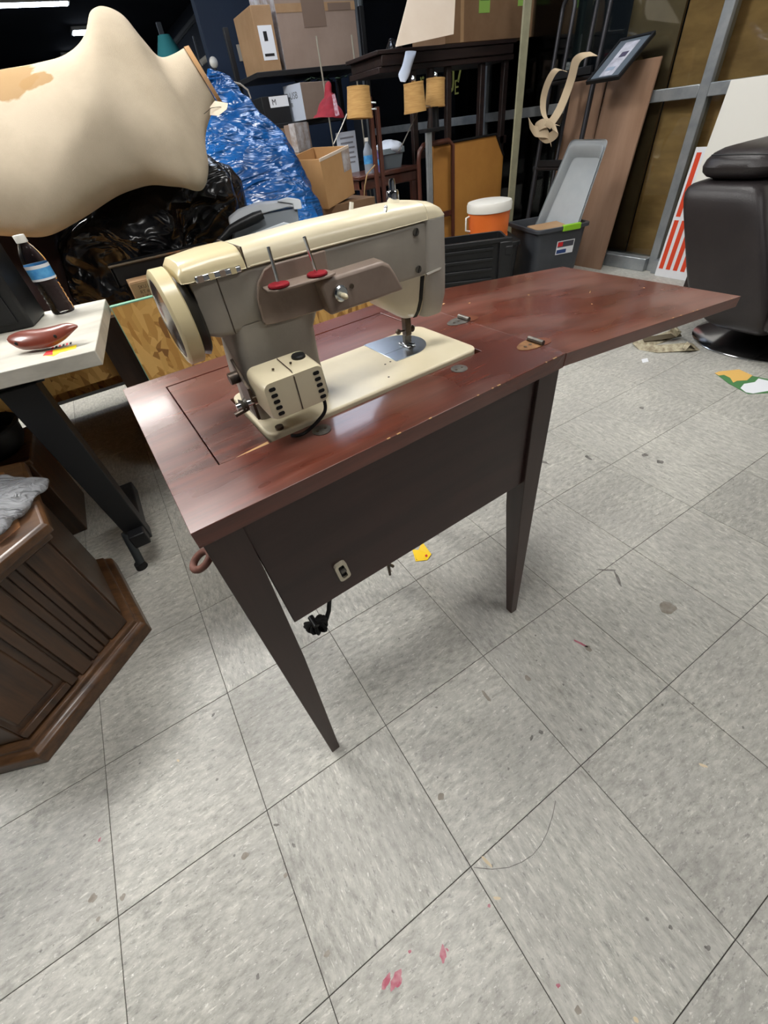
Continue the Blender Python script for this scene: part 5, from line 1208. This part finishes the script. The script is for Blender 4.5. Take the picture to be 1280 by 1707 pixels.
for k in range(3): MB().cyl((ps.x - .016 + k * .016, L2, 0), (ps.x - .016 + k * .016, L2, .965), .0115, n=12).build('post_flute', M_ALU, lb2)
MB().cyl((a3.x, L2 + .05, .95), (a3.x, L2 + .06, 1.12), .022, n=14).build('post_top', M_BLACKM, lb2)
MB().b2((ps.x - .03, L2 - .02, .955), (a3.x + .025, L2 + .07, .975)).build('bracket', M_BLACKM, lb2, bevel=.002)
MB().tube([at(700, 178, y=L2), at(690, 200, y=L2), at(672, 238, y=L2), at(664, 252, y=L2)], .004, 6).build('cord', M_NICKEL, lb2)
MB().lathe([(.001, 0), (.14, 0), (.14, .015), (.04, .03), (.001, .031)], (ps.x, L2, 0), n=28).build('base', M_BLACKM, lb2)
for aa, bb_ in ((a2, b2_), (a3, b3_)): MB().ball(bb_ + Vector((0, 0, .012)), (.014, .014, .022), 12, 8).build('finial', M_CHROME, lb2)
MB().cyl(a2 + Vector((0, 0, .04)), Vector((a3.x, L2 + .05, 1.08)), .005, n=8).build('arm', M_CHROME, lb2)

# red-brown side table with bottle, jar and grey bin
SY = 2.72
sa, sb_ = at(598, 292, y=SY), at(702, 282, y=SY); sz = .775
wt = thing('wooden_side_table', 'red brown wooden side table with rounded apron behind the lamps', 'table', ((sa.x + sb_.x) / 2, SY + .2, 0))
MB().b2((sa.x, SY, sz - .025), (sb_.x, SY + .42, sz)).build('table_top', M_CHAIRW, wt, bevel=.006)
MB().b2((sa.x + .03, SY + .02, sz - .09), (sb_.x - .03, SY + .40, sz - .025)).build('apron', M_CHAIRW, wt, bevel=.008)
for x in (sa.x + .05, sb_.x - .05):
    for y in (SY + .05, SY + .37): MB().b2((x - .02, y - .02, 0), (x + .02, y + .02, sz - .03)).build('leg', M_CHAIRW, wt, bevel=.003)
def small_bottle(px, py, h, r, label, m, cap):
    c = at(px, py, y=SY + .08); c = Vector((c.x, SY + .08, sz))
    t = thing('plastic_bottle', label, 'bottle', c)
    MB().lathe([(.001, 0), (r, 0), (r, h * .55), (r * .95, h * .65), (r * .35, h * .85), (r * .35, h * .93)], c, n=20).build('bottle_body', m, t, smooth=50)
    MB().lathe([(r * 1.02, h * .28), (r * 1.02, h * .52)], c, n=20, cap=False).build('bottle_label', M_LABELB, t)
    MB().lathe([(r * .42, h * .9), (r * .42, h), (.001, h)], c, n=14).build('bottle_cap', cap, t)
M_CLR = mat('pale_bottle_plastic', srgb(190, 200, 214), .15, trans=.5, ior=1.1)
small_bottle(616, 285, .20, .034, 'clear spray bottle with a blue label on the red brown side table', M_CLR, M_WHITEP)
small_bottle(629, 285, .14, .036, 'squat purple bottle with a white cap on the red brown side table', mat('purple_plastic', srgb(104, 88, 140), .4), M_WHITEP)
gb0, gb1 = at(641, 283, y=SY + .1), at(672, 255, y=SY + .1)
gbn = thing('grey_bin', 'grey plastic bin holding white cloth on the red brown side table', 'bin', ((gb0.x + gb1.x) / 2, SY + .2, sz))
gw = (gb1.x - gb0.x); gc = Vector(((gb0.x + gb1.x) / 2, SY + .2, sz))
GM = rotM(gc, 0)
MB(GM).loft([rq(-gw / 2 + .02, gw / 2 - .01, -.09, .09, 0, .02), rq(-gw / 2, gw / 2, -.11, .11, .085, .02), rq(-gw / 2 - .01, gw / 2 + .01, -.12, .12, .087, .02), rq(-gw / 2 - .01, gw / 2 + .01, -.12, .12, .12, .02), rq(-gw / 2 + .005, gw / 2 - .005, -.105, .105, .12, .02), rq(-gw / 2 + .02, gw / 2 - .02, -.09, .09, .01, .02)]).build('bin_tub', mat('blue_grey_plastic', srgb(120, 132, 140), .5), gbn, bevel=.002)
clo = MB(GM).ball((.02, 0, .115), (gw * .56, .135, .045), 28, 14).displace(lambda p: .018 * (fold(p, 16, 2) - .5)).build('white_cloth', M_PAPERB, gbn, smooth=80)
# wooden chair back beside the lamp post
chx = at(703, 300, y=2.58).x
wc = thing('wooden_chair', 'red brown bentwood chair half hidden beside the fluted lamp post', 'chair', (chx, 2.75, 0))
MB().tube([(chx - .03, 2.57, 0), (chx - .03, 2.57, .80), (chx - .02, 2.57, .86), (chx + .02, 2.57, .89), (chx + .06, 2.59, .89)], .016, 10).build('back_post', M_CHAIRW, wc, smooth=60)
MB().tube([(chx + .06, 2.59, .89), (chx + .28, 2.61, .89), (chx + .32, 2.61, .86), (chx + .33, 2.61, 0)], .016, 10).build('back_post', M_CHAIRW, wc, smooth=60)
MB().b2((chx - .02, 2.61, .42), (chx + .32, 2.622, .46)).build('seat_rail', M_CHAIRW, wc, bevel=.006)

# ---------------------------------------------------------------- cartons near the navy wall
BY = 3.9
def pbox(px, py, y, wd, d, h, rz, name, label, m, cat='box', z=None, bv=.003):
    c = at(px, py, y=y); z = c.z if z is None else z; B = rotM((c.x, c.y, z), R(rz))
    t = thing(name, label, cat, (c.x, c.y, z), R(rz)); MB(B).b2((0, 0, 0), (wd, d, h)).build('carton', m, t, bevel=bv)
    return t, B
ZS1, ZS2, ZS3 = 1.435, 1.13, .80
rk = thing('black_shelving', 'black steel shelving rack holding cartons against the navy wall', 'shelving', (3.0, 4.2, 0))
rx0, rx1 = at(432, 150, y=BY).x, at(612, 110, y=BY).x
for z in (ZS1, ZS2, ZS3, .35):
    MB().b2((rx0, BY - .03, z - .03), (rx1, BY + .55, z)).build('shelf', M_BLACKM, rk, bevel=.002)
for x in (rx0 + .02, rx1 - .02):
    for y in ((BY + .53,) if x < rx1 - .1 else (BY - .01, BY + .53)): MB().b2((x - .02, y - .02, 0), (x + .02, y + .02, 1.75)).build('upright', M_BLACKM, rk, bevel=.002)
t, B = pbox(478, 118, BY, .70, .5, .62, 0, 'moving_carton', 'large grey brown taped carton on the top rack shelf', M_CARDG, z=ZS1)
MB(B).b2((.0, -.0015, .30), (.70, .0, .345)).build('tape', M_CARD, t, smooth=0)
MB(B).b2((-.0015, .0, .0), (.0, .5, .62)).build('taped_end', M_TAPE, t, smooth=0)
MB(B).b2((.22, -.002, .22), (.42, 0, .42)).b2((.45, -.002, .30), (.66, 0, .34)).build('faded_print', mat('faded_brown_print', srgb(116, 96, 82), .8), t, smooth=0)
t, B = pbox(440, 122, BY - .02, .16, .42, .34, 0, 'parcel_carton', 'small parcel carton with a white shipping label beside the large carton', M_CARD, z=ZS1)
MB(B).b2((.025, -.002, .06), (.14, 0, .24)).build('shipping_label', M_WHITE, t, smooth=0)
MB(B).b2((.06, -.003, .16), (.09, -.001, .21)).build('label_print', M_INK, t, smooth=0)
MB(B).b2((.04, -.003, .08), (.12, -.001, .095)).build('label_print', M_INK, t, smooth=0)
t, B = pbox(436, 168, BY, .238, .4, .17, 0, 'black_carton', 'black carton with white lettering under the top rack shelf', M_BLACKM, z=ZS2)
MB(B).b2((.065, -.002, .10), (.232, 0, .165)).build('logo_patch', M_WHITE, t, smooth=0)
text('logo_text', 'M', B @ Matrix.Translation((.085, -.0026, .115)) @ Matrix.Rotation(R(90), 4, 'X'), .05, M_INK, t, .0003)
t, B = pbox(508, 185, BY - .12, .34, .22, .22, 18, 'labelled_carton', 'carton with a white labelled end and red cloth beside it', M_CARDG, z=ZS2)
MB(B).b2((-.002, .0, .0), (.0, .22, .22)).build('white_end', M_PAPERB, t, smooth=0)
for k, (s, z, sz_) in enumerate((('1-USB', .135, .058), ('HUB', .09, .035))):
    text('end_print', s, B @ Matrix.Translation((-.0026, .20, z)) @ Matrix.Rotation(R(-90), 4, 'Z') @ Matrix.Rotation(R(90), 4, 'X'), sz_, mat('grey_ink', srgb(96, 98, 104), .8), t, .0003)
t, B = pbox(432, 216, BY - .05, .36, .4, .19, 0, 'oval_logo_carton', 'brown carton with a dark oval logo on the middle rack shelf', M_CARDD, z=ZS3 + .108)
ov = [(.21 + .11 * math.cos(2 * math.pi * k / 20), -.001, .10 + .055 * math.sin(2 * math.pi * k / 20)) for k in range(20)]
MB(B).prism(ov, (0, -.0012, 0)).build('oval_logo', mat('dark_brown_print', srgb(62, 44, 34), .8), t, smooth=0)
text('oval_text', 'SMA', B @ Matrix.Translation((.21, -.0026, .078)) @ Matrix.Rotation(R(90), 4, 'X'), .06, M_CARDD, t, .0003, 'CENTER')
MB(B).b2((0.02, .02, -.108), (.34, .38, 0)).build('lower_carton', M_CARDD, t, bevel=.003)
t, B = pbox(500, 262, 3.55, .17, .12, .36, 22, 'wrapped_carton', 'tall narrow carton wrapped in shiny clear tape behind the blue bag', M_CARDG, z=.75)
MB(B).b2((-.003, -.004, .19), (.15, .06, .365)).b2((.02, -.004, .02), (.12, 0, .15)).build('film_wrap', M_TAPE, t, bevel=.001)
MB(B).b2((.171, .03, .20), (.1725, .09, .27)).build('orange_sticker', M_ORANGE, t, smooth=0)
MB(B).b2((-.06, -.02, -.75), (.24, .18, 0)).build('carton_below', M_CARDD, t, bevel=.003)
# red cloth
rcx = at(545, 190, y=BY - .2)
rd = thing('red_cloth', 'bunched dark red cloth with a striped band on the rack', 'cloth', (rcx.x, rcx.y, ZS2))
MB().loft(pxsecs(resample([(524, 196, 575, 196, 3.05, .10), (533, 180, 566, 178, 3.05, .09), (541, 158, 556, 156, 3.06, .05), (543, 142, 549, 140, 3.06, .015)], 5), 24)).displace(lambda p: .02 * (fold(p, 12, 3) - .5)).build('cloth_folds', mat('dark_red_cloth', srgb(142, 26, 40), .85, col2=srgb(116, 20, 34), scale=8), rd, smooth=80)
MB().prism([at(x, y, t=2.95) for x, y in ((553, 158), (558, 156), (566, 192), (559, 194))], ray(560, 175) * .01).build('striped_band', mat('pale_striped_band', srgb(170, 150, 160), .7, col2=srgb(130, 60, 70), scale=50), rd, smooth=0)
# greenery
gr = thing('artificial_greenery', 'dusty green artificial foliage spilling above the labelled carton', 'plant', at(545, 130, y=BY))
random.seed(5); gm = MB(); g0 = at(545, 124, y=BY + .05) - Vector((0, 0, .07))
for k in range(70):
    c = Vector((g0.x + random.uniform(-.24, .24), BY + random.uniform(-.02, .40), 1.362 + random.uniform(0, .016)))
    d = Vector((random.uniform(-1, 1), random.uniform(-1, 1), random.uniform(-.1, .35))).normalized() * .05; s = d.cross(Vector((0, 0, 1))).normalized() * .014
    gm.hexa([c, c + d * .5 + s, c + d, c + d * .5 - s], [p_ + Vector((0, 0, .002)) for p_ in (c, c + d * .5 + s, c + d, c + d * .5 - s)])
stuff(gm.build('foliage', mat('dusty_green_leaf', srgb(96, 124, 104), .7, col2=srgb(70, 98, 78), scale=9), gr, smooth=0))
MB().b2((g0.x - .2, BY + .30, ZS2), (g0.x + .2, BY + .48, 1.362)).build('foliage_pot', M_BLACKM, gr, smooth=0)
# paper sign
s0 = at(566, 268, y=3.2); s1 = at(586, 218, y=3.2)
ps_ = thing('paper_notice', 'printed white paper notice taped behind the open carton', 'notice', (s0.x, 3.2, s0.z))
MB().b2((s0.x, 3.2, s0.z - .12), (s1.x + .03, 3.203, s1.z)).build('paper', M_PAPERB, ps_, smooth=0)
for k in range(6): MB().b2((s0.x + .03, 3.198, s1.z - .04 - k * .03), (s1.x + (.0 if k % 2 else .01), 3.2, s1.z - .03 - k * .03)).build('text_row', mat('notice_ink', srgb(130, 132, 142), .8), ps_, smooth=0)
MB().b2((s0.x + .02, 3.204, 0), (s0.x + .12, 3.25, s1.z - .02)).build('backing_stake', M_BLACKM, ps_, smooth=0)

# open tan carton
OM = frameM(at(548, 347, y=2.2), (.80, .42, .10), (-.42, .85, 0.05))
oc_ = thing('open_carton', 'open empty tan carton with taped edges tipped behind the blue bag', 'box', at(548, 347, y=2.2))
ow, od, oh = .31, .27, .235
M_TAN = mat('fresh_cardboard', srgb(186, 146, 100), .8, col2=srgb(174, 134, 88), scale=4)
def wallp(a, b, n='wall_panel'): return MB(OM).b2(a, b).build(n, M_TAN, oc_, bevel=.001)
wallp((0, 0, 0), (ow, .005, oh)); wallp((0, od - .005, 0), (ow, od, oh)); wallp((0, .005, 0), (.005, od - .005, oh)); wallp((ow - .005, .005, 0), (ow, od - .005, oh)); wallp((0, 0, -.005), (ow, od, 0), 'bottom_panel')
MB(OM).b2((-.001, -.0015, oh - .012), (ow + .001, .0065, oh + .003)).build('torn_edge', M_CARDP, oc_, bevel=.001)
MB(OM).b2((ow * .72, -.002, oh - .11), (ow - .005, -.0002, oh - .01)).build('tape', M_TAPE, oc_, smooth=0)
ocb = thing('support_carton', 'dark brown carton beneath the open tan carton', 'box', (2.3, 2.4, 0))
ob_ = at(548, 347, y=2.2)
MB().b2((ob_.x - .06, 2.24, 0), (ob_.x + .36, 2.62, ob_.z + .004)).build('carton', M_CARDD, ocb, bevel=.003)

# thin rods, wall plate, cable loop, bulb, teal shade
for (xa, ya, xb, yb, lb_) in ((527, 60, 556, 245, 'thin pale rod standing before the rack, left of the straw lamp shade'), (586, 58, 597, 150, 'thin pale rod rising behind the tilted straw lamp shade')):
    a, b = at(xa, ya, y=3.3), at(xb, yb, y=3.3); d = (b - a).normalized(); f_ = b + d * (b.z / -d.z)
    rod = MB().tube([a, b, f_], .006, 8).build('thin_rod', mat('pale_rod', srgb(150, 146, 134), .5)); tag(rod, lb_, 'rod')
wp = at(402, 88, y=5.69)
tag(MB().box(wp, (.07, .014, .12)).build('wall_plate', mat('beige_plate', srgb(170, 160, 146), .5), bevel=.003), 'beige switch plate on the navy wall beside the cartons', 'switch plate')
cl_ = [at(x, y, y=2.66) for x, y in ((370, 140), (383, 136), (400, 140), (413, 150), (418, 163), (412, 172), (404, 174))]
cl_ += [Vector((cl_[-1].x - .02, 2.67, .7)), Vector((cl_[-1].x - .05, 2.70, .01))]
tag(MB().tube(cl_, .005, 8).build('cable_loop', mat('grey_cable', srgb(150, 144, 138), .5), smooth=60), 'stiff grey cable loop sticking out behind the blue bag', 'cable')

# far aisle: teal shade and round white lamp on stands, steel shelf frame, painted letters on the far pane
ts0 = at(286, 100, y=7.0)
tl = thing('teal_lamp', 'floor lamp with a teal shade standing far down the dark aisle', 'lamp', (ts0.x, 7.0, 0))
MB().lathe([(.20, 0), (.07, .26), (.06, .26), (.19, 0)], (ts0.x, 7.0, ts0.z - .06), n=24, cap=False).build('teal_shade', mat('teal_fabric', srgb(60, 150, 160), .7), tl)
MB().cyl((ts0.x, 7.0, 0), (ts0.x, 7.0, ts0.z), .015, n=10).build('pole', M_BLACKM, tl)
MB().lathe([(.001, 0), (.15, 0), (.14, .03), (.001, .035)], (ts0.x, 7.0, 0), n=24).build('base', M_BLACKM, tl)
gl = at(356, 104, y=5.5)
gla = thing('globe_lamp', 'small white globe lamp on a thin stand before the navy partition', 'lamp', (gl.x, 5.5, 0))
MB().ball(gl, .042, 16, 12).build('globe', M_WHITEP, gla, smooth=80)
MB().cyl((gl.x, 5.5, 0), (gl.x, 5.5, gl.z - .03), .012, n=10).build('stand', M_BLACKM, gla)
MB().lathe([(.001, 0), (.10, 0), (.09, .02), (.001, .025)], (gl.x, 5.5, 0), n=20).build('base', M_BLACKM, gla)
df_ = thing('display_frame', 'dim grey steel display frame with a sloping top rail, far behind the dress form', 'display frame', (3.0, 7.4, 0))
M_DIM = mat('dim_steel', srgb(92, 98, 106), .5, .4)
f1, f2, f3, f4 = at(262, 108, y=7.6), at(336, 16, y=7.6), at(322, 60, y=7.6), at(300, 85, y=7.6)
MB().tube([f1, f2], .03, 8).build('sloping_rail', M_DIM, df_)
for q_ in (f3, f4, f2): MB().b2((q_.x - .012, 7.58, 0), (q_.x + .012, 7.62, q_.z)).build('upright', M_DIM, df_, bevel=.002)
w0, w1 = at(335, 105, y=7.5), at(356, 88, y=7.5)
MB().tube([w0, w1], .03, 8).build('white_bar', M_WHITEP, df_)
mr0 = at(268, 78, y=8.0); mr1 = at(264, 45, y=8.0)
MB().b2((mr0.x - .03, 7.7, 0), (mr0.x + .03, 7.74, mr1.z)).build('upright', M_DIM, df_, bevel=.002)
wn3 = bpy.data.objects['window_3']
M_OLIVE = mat('olive_window_paint', srgb(110, 112, 54), .7)
for s_, px_, py_, sz_ in (('r', 700, 150, .20), ('F', 722, 140, .22), ('J7', 752, 140, .26), ('E', 757, 158, .14)):
    pp = at(px_, py_, x=WX + .011)
    text('painted_letter', s_, Matrix.Translation((WX + .010, pp.y, pp.z)) @ Matrix.Rotation(R(-90), 4, 'Z') @ Matrix.Rotation(R(90), 4, 'X'), sz_, M_OLIVE, wn3, .0006)
